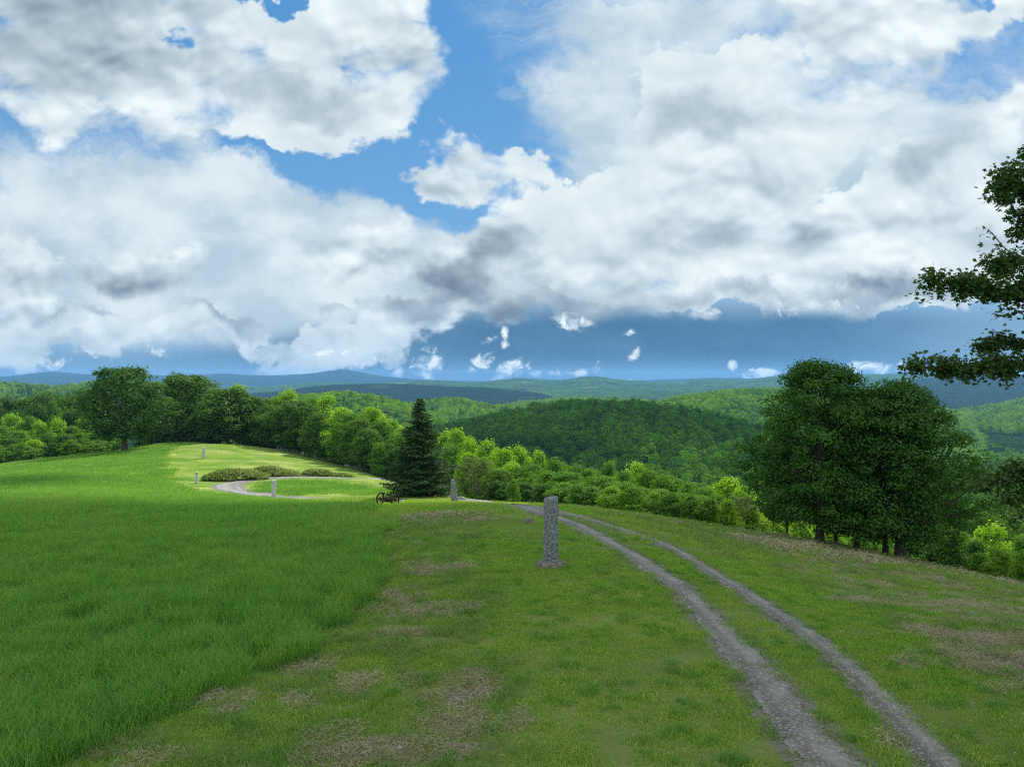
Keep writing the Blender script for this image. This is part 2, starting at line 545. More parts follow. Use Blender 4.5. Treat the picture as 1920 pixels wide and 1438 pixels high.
class MB:
    """collects tubes, boxes and raw pieces into one mesh"""
    def __init__(self):
        self.V, self.Q, self.n = [], [], 0

    def add(self, V, Q):
        V = np.asarray(V, float).reshape(-1, 3)
        self.V.append(V)
        for f in Q:
            self.Q.append(tuple(int(i) + self.n for i in f))
        self.n += len(V)

    def tube(self, pts, rad, seg=7, cap=True):
        P = np.array([tuple(p) for p in pts], float)
        rad = np.broadcast_to(np.asarray(rad, float), (len(P),))
        T = np.gradient(P, axis=0)
        T /= np.linalg.norm(T, axis=1)[:, None] + 1e-9
        up = np.array([0, 0, 1.0]) if abs(T[0][2]) < 0.9 else np.array([1.0, 0, 0])
        V = []
        for i in range(len(P)):
            a = np.cross(T[i], up)
            a /= np.linalg.norm(a) + 1e-9
            b = np.cross(a, T[i])
            up = b
            for k in range(seg):
                t = 2 * math.pi * k / seg
                V.append(P[i] + rad[i] * (math.cos(t) * a + math.sin(t) * b))
        Q = []
        for i in range(len(P) - 1):
            for k in range(seg):
                k2 = (k + 1) % seg
                Q.append((i * seg + k, i * seg + k2, (i + 1) * seg + k2, (i + 1) * seg + k))
        if cap:
            Q.append(tuple(range(seg))[::-1])
            Q.append(tuple((len(P) - 1) * seg + k for k in range(seg)))
        self.add(V, Q)

    def box(self, c, s, rot=None):
        V = np.array([[x, y, z] for x in (-.5, .5) for y in (-.5, .5) for z in (-.5, .5)]) * np.array(s)
        if rot is not None:
            V = V @ np.array(rot.to_matrix()).T
        self.add(V + np.array(c), [(0, 1, 3, 2), (4, 6, 7, 5), (0, 4, 5, 1), (2, 3, 7, 6), (0, 2, 6, 4), (1, 5, 7, 3)])

    def build(self, name, mat, parent=None, smooth=True, link=True):
        me = bpy.data.meshes.new(name)
        me.from_pydata(np.concatenate(self.V).tolist(), [], self.Q)
        if smooth:
            me.polygons.foreach_set('use_smooth', [True] * len(me.polygons))
        me.update()
        return obj(name, me, mat, parent, link)


# ------------------------------------------------------------------ materials
def new_mat(name):
    m = bpy.data.materials.new(name)
    m.use_nodes = True
    nt = m.node_tree
    for n in list(nt.nodes):
        nt.nodes.remove(n)
    g = G(nt)
    out = g.node('ShaderNodeOutputMaterial')
    return m, g, out


def foliage_shader(g, out, colr, trans=0.38, gloss=0.02, tcol=None, grough=0.6):
    d = g.node('ShaderNodeBsdfDiffuse')
    g.put(d.inputs['Color'], colr)
    t = g.node('ShaderNodeBsdfTranslucent')
    g.put(t.inputs['Color'], tcol if tcol is not None else colr)
    m = g.node('ShaderNodeMixShader')
    m.inputs[0].default_value = trans
    g.nt.links.new(d.outputs[0], m.inputs[1])
    g.nt.links.new(t.outputs[0], m.inputs[2])
    gl = g.node('ShaderNodeBsdfGlossy')
    gl.inputs['Roughness'].default_value = grough
    gl.inputs['Color'].default_value = (0.9, 0.95, 0.9, 1)
    m2 = g.node('ShaderNodeMixShader')
    m2.inputs[0].default_value = gloss
    g.nt.links.new(m.outputs[0], m2.inputs[1])
    g.nt.links.new(gl.outputs[0], m2.inputs[2])
    g.nt.links.new(m2.outputs[0], out.inputs['Surface'])


def leaf_mat(name, c1, c2, trans=0.4, gloss=0.018, hue_var=0.35, tb=1.35, stand=0.0):
    """leaf colour varies leaf by leaf (tint attribute) and tree by tree"""
    m, g, out = new_mat(name)
    at = g.node('ShaderNodeAttribute', attribute_name='tint')
    oi = g.node('ShaderNodeObjectInfo')
    f = g.m('MULTIPLY_ADD', oi.outputs['Random'], hue_var, g.m('MULTIPLY', at.outputs['Fac'], 1.0 - hue_var))
    if stand:
        # stands of different species and age across a slope
        f = g.m('ADD', f, g.m('MULTIPLY', g.m('SUBTRACT', g.noise(oi.outputs['Location'], 0.012, 4, 0.6), 0.5), stand), clamp=True)
    c = g.mix(f, c1, c2)
    tc = g.mix(1.0, c, (tb * 1.12, tb, tb * 0.45), blend='MULTIPLY')
    foliage_shader(g, out, c, trans, gloss, tc)
    return m


def position(g):
    return g.node('ShaderNodeNewGeometry').outputs['Position']


def grass_mat(name, ca, cb, cc, trans=0.35, seed=0.0):
    """three tones laid in patches by where the blade stands"""
    m, g, out = new_mat(name)
    p = g.v('ADD', position(g), (seed, seed * 2, 0))
    pf = g.v('MULTIPLY', p, (1, 1, 0))
    n1 = g.m('MULTIPLY_ADD', g.noise(pf, 0.045, 3, 0.5), 0.6, g.m('MULTIPLY', g.noise(pf, 0.18, 4, 0.6), 0.5))
    n2 = g.noise(pf, 1.6, 5, 0.7)
    at = g.node('ShaderNodeAttribute', attribute_name='tint')
    f = g.m('ADD', g.m('MULTIPLY', n1, 0.55), g.m('ADD', g.m('MULTIPLY', n2, 0.5), g.m('MULTIPLY', at.outputs['Fac'], 0.36)))
    c = g.mix(g.rng(f, 0.47, 0.72), ca, cb)
    c = g.mix(g.m('MULTIPLY', g.rng(f, 0.76, 0.96), 0.7), c, cc)
    tc = g.mix(1.0, c, (1.3, 1.25, 0.6), blend='MULTIPLY')
    foliage_shader(g, out, c, trans, 0.02, tc, 0.6)
    return m


def rough_mat(name, stops, scale=6.0, detail=6, bump=0.3, rough=0.9, obj_space=True, speck=0.0, dist=0.0, bscale=None):
    m, g, out = new_mat(name)
    p = g.node('ShaderNodeTexCoord').outputs['Object'] if obj_space else position(g)
    n = g.noise(p, scale, detail, 0.62, dist)
    cr = g.node('ShaderNodeValToRGB')
    g.put(cr.inputs[0], n)
    el = cr.color_ramp.elements
    el[0].position, el[0].color = stops[0][0], stops[0][1] + (1,)
    el[1].position, el[1].color = stops[-1][0], stops[-1][1] + (1,)
    for q in stops[1:-1]:
        e = el.new(q[0])
        e.color = q[1] + (1,)
    c = cr.outputs[0]
    if speck:
        n2 = g.noise(p, scale * 9, 2, 0.7)
        c = g.mix(g.m('MULTIPLY', g.rng(n2, 0.55, 0.62), speck), c, (0.03, 0.03, 0.035))
        n3 = g.noise(g.v('ADD', p, (9, 3, 1)), scale * 5, 3, 0.7)
        c = g.mix(g.m('MULTIPLY', g.rng(n3, 0.58, 0.66), speck), c, (0.55, 0.55, 0.54))
    b = g.node('ShaderNodeBsdfPrincipled')
    g.put(b.inputs['Base Color'], c)
    b.inputs['Roughness'].default_value = rough
    b.inputs['Specular IOR Level'].default_value = 0.25
    if bump:
        bn = g.node('ShaderNodeBump')
        bn.inputs['Strength'].default_value = bump
        bn.inputs['Distance'].default_value = 0.05
        g.put(bn.inputs['Height'], g.noise(p, bscale or scale * 4, 5, 0.65))
        g.nt.links.new(bn.outputs[0], b.inputs['Normal'])
    g.nt.links.new(b.outputs[0], out.inputs['Surface'])
    return m


M = {}
M['bark'] = rough_mat('bark', [(0.3, (0.035, 0.028, 0.022)), (0.7, (0.12, 0.10, 0.085))], 5, 6, 0.6)
M['bark_pale'] = rough_mat('bark_pale', [(0.35, (0.16, 0.15, 0.13)), (0.6, (0.5, 0.49, 0.46))], 7, 5, 0.3)
M['leaf_maple'] = leaf_mat('leaf_maple', (0.042, 0.125, 0.010), (0.10, 0.21, 0.018), 0.40)
M['leaf_dark'] = leaf_mat('leaf_dark', (0.026, 0.088, 0.009), (0.062, 0.155, 0.016), 0.36)
M['leaf_mid'] = leaf_mat('leaf_mid', (0.065, 0.185, 0.013), (0.14, 0.30, 0.022), 0.45)
M['leaf_spring'] = leaf_mat('leaf_spring', (0.15, 0.35, 0.016), (0.29, 0.49, 0.026), 0.50)
M['leaf_fresh'] = leaf_mat('leaf_fresh', (0.11, 0.26, 0.018), (0.22, 0.38, 0.03), 0.46)
M['leaf_clump'] = leaf_mat('leaf_clump', (0.028, 0.105, 0.010), (0.085, 0.205, 0.020), 0.38)
M['leaf_olive'] = leaf_mat('leaf_olive', (0.075, 0.135, 0.032), (0.13, 0.20, 0.045), 0.4)
M['leaf_near'] = leaf_mat('leaf_near', (0.028, 0.078, 0.012), (0.065, 0.135, 0.020), 0.33, 0.03)
M['needle'] = leaf_mat('needle', (0.022, 0.062, 0.016), (0.052, 0.112, 0.028), 0.14, 0.02)
M['juniper'] = leaf_mat('juniper', (0.13, 0.20, 0.04), (0.30, 0.37, 0.07), 0.3, 0.02)
M['canopy'] = leaf_mat('canopy', (0.020, 0.088, 0.007), (0.14, 0.30, 0.018), 0.25, 0.0, 0.75, stand=1.6)  # darkened copy of the leaves, deepens the cloud shade on the round hill
M['canopy_lit'] = leaf_mat('canopy_lit', (0.055, 0.17, 0.014), (0.22, 0.40, 0.032), 0.35, 0.0, 0.75, stand=1.8)  # brightened copy of the leaves, sunlight put into the colour
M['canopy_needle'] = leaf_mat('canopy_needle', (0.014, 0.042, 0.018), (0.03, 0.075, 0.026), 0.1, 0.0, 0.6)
M['granite'] = rough_mat('granite', [(0.36, (0.09, 0.093, 0.096)), (0.5, (0.25, 0.26, 0.26)), (0.64, (0.42, 0.43, 0.42))], 12, 8, 1.0, speck=0.9, bscale=26)
M['granite_pale'] = rough_mat('granite_pale', [(0.35, (0.24, 0.26, 0.27)), (0.5, (0.50, 0.52, 0.51)), (0.65, (0.66, 0.67, 0.64))], 5, 6, 0.7, speck=0.4, bscale=20)
M['fieldstone'] = rough_mat('fieldstone', [(0.3, (0.10, 0.085, 0.06)), (0.7, (0.30, 0.27, 0.21))], 7, 6, 0.8)
M['iron'] = rough_mat('iron', [(0.35, (0.016, 0.011, 0.009)), (0.7, (0.065, 0.034, 0.022))], 12, 5, 0.3, 0.75)
M['pebble'] = rough_mat('pebble', [(0.3, (0.16, 0.15, 0.15)), (0.7, (0.42, 0.41, 0.40))], 0.9, 3, 0.0, obj_space=False, dist=2.0)
M['straw'] = grass_mat('straw', (0.24, 0.20, 0.12), (0.42, 0.36, 0.23), (0.58, 0.53, 0.39), 0.15)
M['tall_blade'] = grass_mat('tall_blade', (0.060, 0.235, 0.030), (0.17, 0.37, 0.048), (0.36, 0.45, 0.11), 0.42, 3.0)
M['lawn_blade'] = grass_mat('lawn_blade', (0.090, 0.29, 0.018), (0.26, 0.44, 0.045), (0.54, 0.51, 0.17), 0.35, 8.0)
M['rough_blade'] = grass_mat('rough_blade', (0.09, 0.22, 0.035), (0.18, 0.29, 0.06), (0.30, 0.31, 0.13), 0.35, 21.0)


def ground_mat():
    m, g, out = new_mat('ground')
    p = position(g)
    pf = g.v('MULTIPLY', p, (1, 1, 0))
    A = lambda k: g.node('ShaderNodeAttribute', attribute_name=k).outputs['Fac']
    n1 = g.noise(pf, 0.16, 5, 0.6)
    n2 = g.noise(pf, 1.3, 5, 0.62)
    n3 = g.noise(pf, 9.0, 4, 0.65)
    sx = g.node('ShaderNodeMapping')
    g.put(sx.inputs['Vector'], pf)
    sx.inputs['Rotation'].default_value = (0, 0, 0.5)
    sx.inputs['Scale'].default_value = (0.09, 0.22, 1)
    n4 = g.noise(sx.outputs[0], 1.0, 5, 0.6)
    f = g.m('ADD', g.m('MULTIPLY', n1, 0.6), g.m('ADD', g.m('MULTIPLY', n2, 0.25), g.m('MULTIPLY', n3, 0.25)))
    lawn = g.mix(g.rng(f, 0.42, 0.7), (0.085, 0.19, 0.018), (0.21, 0.30, 0.04))
    lawn = g.mix(g.m('MULTIPLY', g.rng(n4, 0.48, 0.66), 0.65), lawn, (0.38, 0.38, 0.14))
    ylaw = g.rng(g.sep(p)[1], 60.0, 75.0)
    soil = g.mix(n3, (0.045, 0.065, 0.014), (0.12, 0.15, 0.035))  # soil and thatch tone, with shade between the blades mixed in
    lawn = g.mix(g.m('MULTIPLY', g.m('SUBTRACT', 1.0, ylaw), 0.4), lawn, soil)
    tall = g.mix(g.rng(g.m('ADD', g.m('MULTIPLY', n4, 0.6), g.m('MULTIPLY', f, 0.5)), 0.42, 0.72), (0.05, 0.15, 0.018), (0.17, 0.27, 0.04))
    c = g.mix(A('tall'), lawn, tall)
    # bare soil and dry thatch
    st = g.m('ADD', A('straw'), g.m('MULTIPLY', g.m('SUBTRACT', n2, 0.5), 1.3))
    st = g.m('ADD', st, g.m('MULTIPLY', g.m('SUBTRACT', n3, 0.5), 0.7))
    dry = g.mix(g.rng(n3, 0.35, 0.68), (0.10, 0.085, 0.06), (0.36, 0.31, 0.21))
    wr = g.m('ADD', A('worn'), g.m('ADD', g.m('MULTIPLY', g.m('SUBTRACT', n2, 0.5), 1.1), g.m('MULTIPLY', g.m('SUBTRACT', n3, 0.5), 1.6)))
    c = g.mix(g.rng(wr, 0.45, 0.7), c, g.mix(n3, (0.14, 0.125, 0.10), (0.27, 0.25, 0.21)))
    c = g.mix(g.rng(st, 0.42, 0.72), c, dry)
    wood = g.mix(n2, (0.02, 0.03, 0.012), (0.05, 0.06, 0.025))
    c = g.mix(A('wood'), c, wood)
    b = g.node('ShaderNodeBsdfPrincipled')
    g.put(b.inputs['Base Color'], c)
    b.inputs['Roughness'].default_value = 1.0
    b.inputs['Specular IOR Level'].default_value = 0.1
    bn = g.node('ShaderNodeBump')
    bn.inputs['Strength'].default_value = 0.9
    bn.inputs['Distance'].default_value = 0.12
    g.put(bn.inputs['Height'], g.m('ADD', n3, g.m('MULTIPLY', n2, 2.0)))
    g.nt.links.new(bn.outputs[0], b.inputs['Normal'])
    g.nt.links.new(b.outputs[0], out.inputs['Surface'])
    return m


def forest_floor_mat(name, ca, cb, cf, scale):
    """wooded slope too far off to tell the trees apart"""
    m, g, out = new_mat(name)
    p = position(g)
    vo = g.node('ShaderNodeTexVoronoi')
    g.put(vo.inputs['Vector'], p)
    vo.inputs['Scale'].default_value = scale
    n1 = g.noise(p, scale * 0.12, 5, 0.6)
    n2 = g.noise(g.v('MULTIPLY', p, (1, 1, 2)), scale * 0.03, 4, 0.6)
    f = g.m('ADD', g.m('MULTIPLY', n1, 0.7), g.m('MULTIPLY', g.sep(vo.outputs['Color'])[0], 0.35))
    c = g.mix(g.rng(f, 0.35, 0.8), ca, cb)
    c = g.mix(g.m('MULTIPLY', g.rng(n2, 0.6, 0.68), 0.5), c, cf)
    b = g.node('ShaderNodeBsdfDiffuse')
    g.put(b.inputs['Color'], c)
    bn = g.node('ShaderNodeBump')
    bn.inputs['Strength'].default_value = 1.0
    bn.inputs['Distance'].default_value = 0.8 / scale
    bn.invert = True
    g.put(bn.inputs['Height'], vo.outputs['Distance'])
    g.nt.links.new(bn.outputs[0], b.inputs['Normal'])
    g.nt.links.new(b.outputs[0], out.inputs['Surface'])
    return m


M['ground'] = ground_mat()
M['far_wood'] = forest_floor_mat('far_wood', (0.014, 0.045, 0.018), (0.075, 0.16, 0.032), (0.20, 0.30, 0.10), 0.07)  # sunlit tone and shading patches put into the slope colour
M['far_conifer'] = forest_floor_mat('far_conifer', (0.010, 0.026, 0.02), (0.018, 0.045, 0.028), (0.05, 0.10, 0.04), 0.09)  # dark bluish tone with cloud shade and distance haze put in
M['under_canopy'] = forest_floor_mat('under_canopy', (0.010, 0.03, 0.006), (0.025, 0.06, 0.012), (0.03, 0.07, 0.015), 0.15)  # floor darkened to put shade into the gaps between crowns


# ------------------------------------------------------------------ regions of the hilltop
def region(pxs):
    return np.array([tuple(ground_at(px, py)[:2]) for px, py in pxs])


def inside(poly, x, y):
    x = np.asarray(x, float)
    y = np.asarray(y, float)
    c = np.zeros(x.shape, bool)
    n = len(poly)
    for i in range(n):
        x1, y1 = poly[i]
        x2, y2 = poly[(i + 1) % n]
        if y1 == y2:
            continue
        c ^= ((y1 > y) != (y2 > y)) & (x < (x2 - x1) * (y - y1) / (y2 - y1) + x1)
    return c


# edge of the uncut meadow, from the bottom of the frame to the crest
edge = region([(60, 1437), (84, 1426), (168, 1393), (288, 1360), (346, 1335), (405, 1295), (481, 1270), (569, 1218), (620, 1181), (656, 1145),
               (693, 1109), (709, 1058), (722, 1011), (690, 975), (655, 950)])
p0 = at_dist(612, 53)
pk = at_dist(430, 62)
pl = at_dist(345, 80)
pm = ground_at(308, 906)
pn = ground_at(312, 845)
TALL = np.array([(edge[0][0] - 0.5, 4.0), *map(tuple, edge), (p0.x, p0.y), (pk.x, pk.y), (pl.x, pl.y), (pm.x, pm.y), (pn.x, pn.y), (pn.x - 4, 175.0),
                 (-190, 175.0), (-190, 4.0)])
isl = region([(470, 921), (500, 906), (560, 903), (640, 908), (730, 921), (730, 927), (640, 926), (560, 929)])


def tall_mask(x, y):
    k = 1.0 + np.clip((y - 20) / 15.0, 0, 3)
    wx = x + 1.1 * k * fbm(x / 1.6, y / 1.6, 41, 4, .6)
    wy = y + 1.1 * k * fbm(x / 1.6 + 50, y / 1.6, 43, 4, .6)
    return inside(TALL, wx, wy) | inside(isl, wx, wy)


# worn, strawy patches: photo pixel, half sizes in metres, strength
STRAW = [(820, 1065, 1.5, 1.2, .55), (800, 1145, 2.0, 1.0, .6), (880, 1300, .75, .9, 1.0), (850, 1365, .6, .6, .9), (760, 1405, 1.5, .6, 1.0), (880, 1340, .5, .6, .6),
         (620, 1432, .8, .3, .9), (560, 1320, .6, .4, .7), (660, 1275, .6, .4, .55), (440, 1300, .7, .35, .75), (590, 1255, .8, .4, .6), (280, 1420, .7, .4, .5),
         (700, 1165, .9, .5, .45), (960, 1350, .5, .5, .5), (1190, 1320, .6, .4, .35), (1070, 1310, .4, .3, .3), (830, 972, 5.0, 1.8, .42), (1160, 1225, .5, .3, .3),
         (1430, 1018, 2.5, 1.6, .6), (1530, 1032, 2.4, 1.8, .65), (1620, 1045, 2.4, 1.6, .7), (1720, 1060, 2.0, 1.2, .65), (1600, 1092, .9, .6, .8), (1640, 1130, 1.8, .7, .75),
         (1720, 1122, 1.4, .7, .5), (1520, 1075, 1.5, 1.2, .45), (1800, 1135, 1.3, .7, .8), (1890, 1150, 1.3, .8, .9), (1780, 1190, 1.0, .6, .8), (1850, 1200, 1.2, .8, 1.0),
         (1900, 1250, 1.0, .8, 1.0), (1820, 1240, .9, .6, .7), (1700, 1185, .8, .4, .5), (1280, 985, 3.0, 1.2, .45), (1200, 968, 3.0, .9, .35), (1440, 1100, 1.2, .6, .3),
         (1385, 1215, .8, .5, .35), (650, 950, 1.5, .8, .6), (1640, 1390, .5, .4, .3), (1500, 1310, .4, .3, .35), (480, 848, 8, 4, .45), (430, 865, 7, 3, .5), (340, 890, 3, 9, .35),
         (560, 910, 9, 3, .4), (690, 912, 9, 4, .5), (480, 905, 5, 2.5, .5), (600, 868, 9, 4, .3), (405, 927, 5, 2.5, .5), (420, 845, 8, 4, .3)]
STW = [(ground_at(a, b)[:2], c, d, w) for a, b, c, d, w in STRAW]


def straw_mask(x, y):
    s = np.zeros(np.shape(x))
    for (c, rx, ry, w) in STW:
        q = np.hypot((x - c[0]) / (rx * 1.5), (y - c[1]) / (ry * 1.5))
        s = np.maximum(s, w * (1 - sstep(q, 0.15, 1.0)))
    # thin thatch all through the rougher strips
    left = sstep(-x - 0.10 * y, -1.6, 0.4) * (1 - sstep(y, 24, 34))
    right = sstep(x - (4.2 + 0.16 * y), 0.0, 3.0) * (1 - sstep(y, 50, 60))
    return np.maximum(s * (1 + 0.35 * right), np.maximum(0.30 * left, 0.40 * right) + 0.12 * s)


# wheel tracks: centre lines of the two ruts, photo pixels, half width in metres
RUT_L = [(1600, 1470, .52), (1525, 1400, .50), (1440, 1290, .47), (1370, 1205, .44), (1290, 1120, .42), (1215, 1062, .44), (1145, 1020, .46), (1085, 988, .50), (1040, 970, .55), (985, 954, .7), (950, 947, .8)]
RUT_R = [(1800, 1470, .36), (1735, 1400, .34), (1640, 1300, .30), (1530, 1205, .32), (1430, 1135, .33), (1330, 1072, .34), (1250, 1025, .38), (1180, 998, .44), (1110, 976, .52), (1060, 963, .60), (1010, 953, .7), (970, 947, .8)]


def smooth_path(P, step):
    """Catmull-Rom through points, resampled evenly; rows x, y, w"""
    P = np.array(P, float)
    P = np.vstack([2 * P[0] - P[1], P, 2 * P[-1] - P[-2]])
    out = []
    for i in range(1, len(P) - 2):
        n = max(2, int(np.linalg.norm(P[i + 1][:2] - P[i][:2]) / step))
        t = np.linspace(0, 1, n, endpoint=False)[:, None]
        out.append(0.5 * (2 * P[i] + (P[i + 1] - P[i - 1]) * t + (2 * P[i - 1] - 5 * P[i] + 4 * P[i + 1] - P[i + 2]) * t ** 2
                          + (-P[i - 1] + 3 * P[i] - 3 * P[i + 1] + P[i + 2]) * t ** 3))
    out.append(P[-2][None])
    return np.vstack(out)


def rut_path(lst):
    return [(*ground_at(a, b)[:2], w) for a, b, w in lst]


PL = smooth_path(rut_path(RUT_L), 0.1)
PR = smooth_path(rut_path(RUT_R), 0.1)
# the lane beyond the crest: past the pointed stone, behind the spruce, round the hairpin and back
LANE = [(*ground_at(958, 946)[:2], 1.3), (*at_dist(905, 56)[:2], 1.3), (*at_dist(868, 65)[:2], 1.3), (*at_dist(842, 77)[:2], 1.3), (*at_dist(810, 92)[:2], 1.3), (*ground_at(740, 903.5)[:2], 1.35),
        (*ground_at(660, 896.5)[:2], 1.35), (*ground_at(590, 894.5)[:2], 1.35), (*ground_at(520, 896)[:2], 1.4), (*ground_at(462, 901)[:2], 1.5),
        (*ground_at(430, 908)[:2], 1.7), (*ground_at(432, 917)[:2], 1.5), (*ground_at(470, 925)[:2], 1.3), (*at_dist(520, 83)[:2], 1.2), (*at_dist(565, 77)[:2], 1.2), (*at_dist(606, 70)[:2], 1.2)]
PV = smooth_path(LANE, 0.5)


def path_dist(P, x, y):
    """signed offset ratio |distance| / half width to the nearest path point"""
    x = np.asarray(x, float).ravel()
    y = np.asarray(y, float).ravel()
    best = np.full(x.shape, 9e9)
    for s in range(0, x.size, 20000):
        a, b = x[s:s + 20000], y[s:s + 20000]
        d = np.hypot(a[:, None] - P[None, :, 0], b[:, None] - P[None, :, 1])
        k = d.argmin(1)
        best[s:s + 20000] = d[np.arange(len(a)), k] / P[k, 2]
    return best


def on_track(x, y, P3=(PL[::3], PR[::3], PV)):
    r = np.full(np.size(x), 9e9)
    for P in P3:
        r = np.minimum(r, path_dist(P, x, y))
    return r.reshape(np.shape(x))


# ------------------------------------------------------------------ ground sheet
def build_ground():
    fr = np.linspace(-0.93, 0.93, 420)
    bk = np.linspace(0.93, 2 * math.pi - 0.93, 70)[1:-1]
    ang = np.concatenate([fr, bk])
    rad = np.concatenate([np.geomspace(1.5, 60, 230)[:-1], np.geomspace(60, 260, 120)[:-1], np.geomspace(260, 11300, 100)])
    A, Rr = np.meshgrid(ang, rad)
    X, Y = Rr * np.sin(A), Rr * np.cos(A)
    Z = H(X, Y)
    nr, na = X.shape
    V = np.stack([X, Y, Z], -1).reshape(-1, 3)
    i = np.arange(nr - 1)[:, None] * na
    j = np.arange(na)[None]
    j2 = (j + 1) % na
    Q = np.stack([i + j, i + j2, i + na + j2, i + na + j], -1).reshape(-1, 4)[:, ::-1]
    V = np.vstack([V, [0, 0, float(H(0, 0))]])
    me = mesh_np('ground', V, Q, True)
    x, y = V[:, 0], V[:, 1]
    near = (np.hypot(x, y) < 270)
    for k, fn in (('tall', lambda a, b: tall_mask(a, b).astype(float)), ('straw', straw_mask), ('worn', lambda a, b: 1 - sstep(on_track(a, b), .8, 1.9))):
        d = np.zeros(len(V))
        d[near] = fn(x[near], y[near])
        attr(me, k, d)
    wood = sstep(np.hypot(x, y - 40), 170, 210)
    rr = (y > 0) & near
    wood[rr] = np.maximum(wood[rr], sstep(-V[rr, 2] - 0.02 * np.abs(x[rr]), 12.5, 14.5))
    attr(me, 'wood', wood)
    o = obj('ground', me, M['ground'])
    tag(o, kind='structure', label='grassy hilltop falling away to a wooded valley')
    return o


build_ground()


def track_sheet(name, P, step, lift, mat, jag, label, strips=None):
    """gravel ribbon lying on the ground; ragged edge made by leaving out cells past the noisy width"""
    T = np.gradient(P[:, :2], axis=0)
    T /= np.linalg.norm(T, axis=1)[:, None]
    N = np.stack([T[:, 1], -T[:, 0]], -1)
    hw = P[:, 2].max() * 1.35
    P = P.copy()
    P[:, 2] *= 0.94
    t = np.arange(-hw, hw + step, step)
    X = P[:, 0][:, None] + N[:, 0][:, None] * t[None]
    Y = P[:, 1][:, None] + N[:, 1][:, None] * t[None]
    prof = np.abs(t)[None] / P[:, 2][:, None]
    Z = H(X, Y) + lift * (1 - 0.85 * np.clip(prof, 0, 1.1) ** 2) + 0.012 * fbm(X / 0.12, Y / 0.12, 77, 2)
    ns, ntt = X.shape
    keep = prof + jag * (fbm(X / 0.6, Y / 0.6, 5, 4, 0.65) + 1.2 * fbm(X / 0.09, Y / 0.09, 15, 2, 0.6) * sstep(prof, .5, 1)) < 0.97
    if strips is not None:
        keep &= strips(t[None] / P[:, 2][:, None], X, Y)
    kq = keep[:-1, :-1] & keep[1:, 1:]
    idx = np.arange(ns * ntt).reshape(ns, ntt)
    Q = np.stack([idx[:-1, :-1], idx[:-1, 1:], idx[1:, 1:], idx[1:, :-1]], -1)[kq]
    V = np.stack([X, Y, Z], -1).reshape(-1, 3)
    used = np.unique(Q)
    remap = np.full(len(V), -1)
    remap[used] = np.arange(len(used))
    me = mesh_np(name, V[used], remap[Q], True)
    attr(me, 'across', np.broadcast_to(-t[None] / P[:, 2][:, None], X.shape).reshape(-1)[used])
    if len(me.polygons) and me.polygons[0].normal.z < 0:
        me.flip_normals()
    o = obj(name, me, mat)
    return tag(o, label, kind='structure')


def gravel_mat(name='gravel', ca=(0.12, 0.100, 0.083), cb=(0.265, 0.238, 0.20)):
    m, g, out = new_mat(name)
    p = position(g)
    pf = g.v('MULTIPLY', p, (1, 1, 0))
    vo = g.node('ShaderNodeTexVoronoi')
    g.put(vo.inputs['Vector'], pf)
    vo.inputs['Scale'].default_value = 26.0
    n1 = g.noise(pf, 0.9, 5, 0.65)
    n2 = g.noise(pf, 14.0, 4, 0.7)
    c = g.mix(g.rng(n1, 0.35, 0.65), ca, cb)
    c = g.mix(g.m('MULTIPLY', g.rng(n2, 0.35, 0.7), 0.6), c, (0.27, 0.26, 0.25))
    ac = g.node('ShaderNodeAttribute', attribute_name='across').outputs['Fac']
    wv = g.m('ADD', ac, g.m('MULTIPLY', g.m('SUBTRACT', n1, 0.5), 1.2))
    c = g.mix(g.m('MULTIPLY', g.m('MULTIPLY', g.rng(wv, -0.1, 0.35), g.rng(wv, 0.9, 0.5)), 0.55), c, (0.085, 0.062, 0.048))
    st = g.sep(vo.outputs['Color'])[0]
    c = g.mix(g.m('MULTIPLY', g.rng(st, 0.75, 0.95), 0.55), c, (0.42, 0.41, 0.40))
    c = g.mix(g.m('MULTIPLY', g.rng(g.noise(pf, 3.2, 5, 0.7), 0.54, 0.66), 0.6), c, (0.11, 0.13, 0.045))
    b = g.node('ShaderNodeBsdfPrincipled')
    g.put(b.inputs['Base Color'], c)
    b.inputs['Roughness'].default_value = 0.95
    bn = g.node('ShaderNodeBump')
    bn.inputs['Strength'].default_value = 0.8
    bn.inputs['Distance'].default_value = 0.02
    bn.invert = True
    g.put(bn.inputs['Height'], g.m('MULTIPLY_ADD', n2, -0.6, vo.outputs['Distance']))
    g.nt.links.new(bn.outputs[0], b.inputs['Normal'])
    g.nt.links.new(b.outputs[0], out.inputs['Surface'])
    return m


M['gravel'] = gravel_mat()
M['gravel_lane'] = gravel_mat('gravel_lane', (0.13, 0.13, 0.125), (0.28, 0.285, 0.275))
PL2 = smooth_path(rut_path(RUT_L), 0.04)
PR2 = smooth_path(rut_path(RUT_R), 0.04)
track_sheet('gravel_track', PL2, 0.035, 0.03, M['gravel'], 0.75, 'left rut of the two-wheel gravel track')
track_sheet('gravel_track', PR2, 0.035, 0.03, M['gravel'], 0.75, 'right rut of the two-wheel gravel track')
track_sheet('gravel_lane', smooth_path(LANE, 0.3), 0.15, 0.045, M['gravel_lane'], 0.22, 'gravel lane bending round the hairpin beyond the crest')


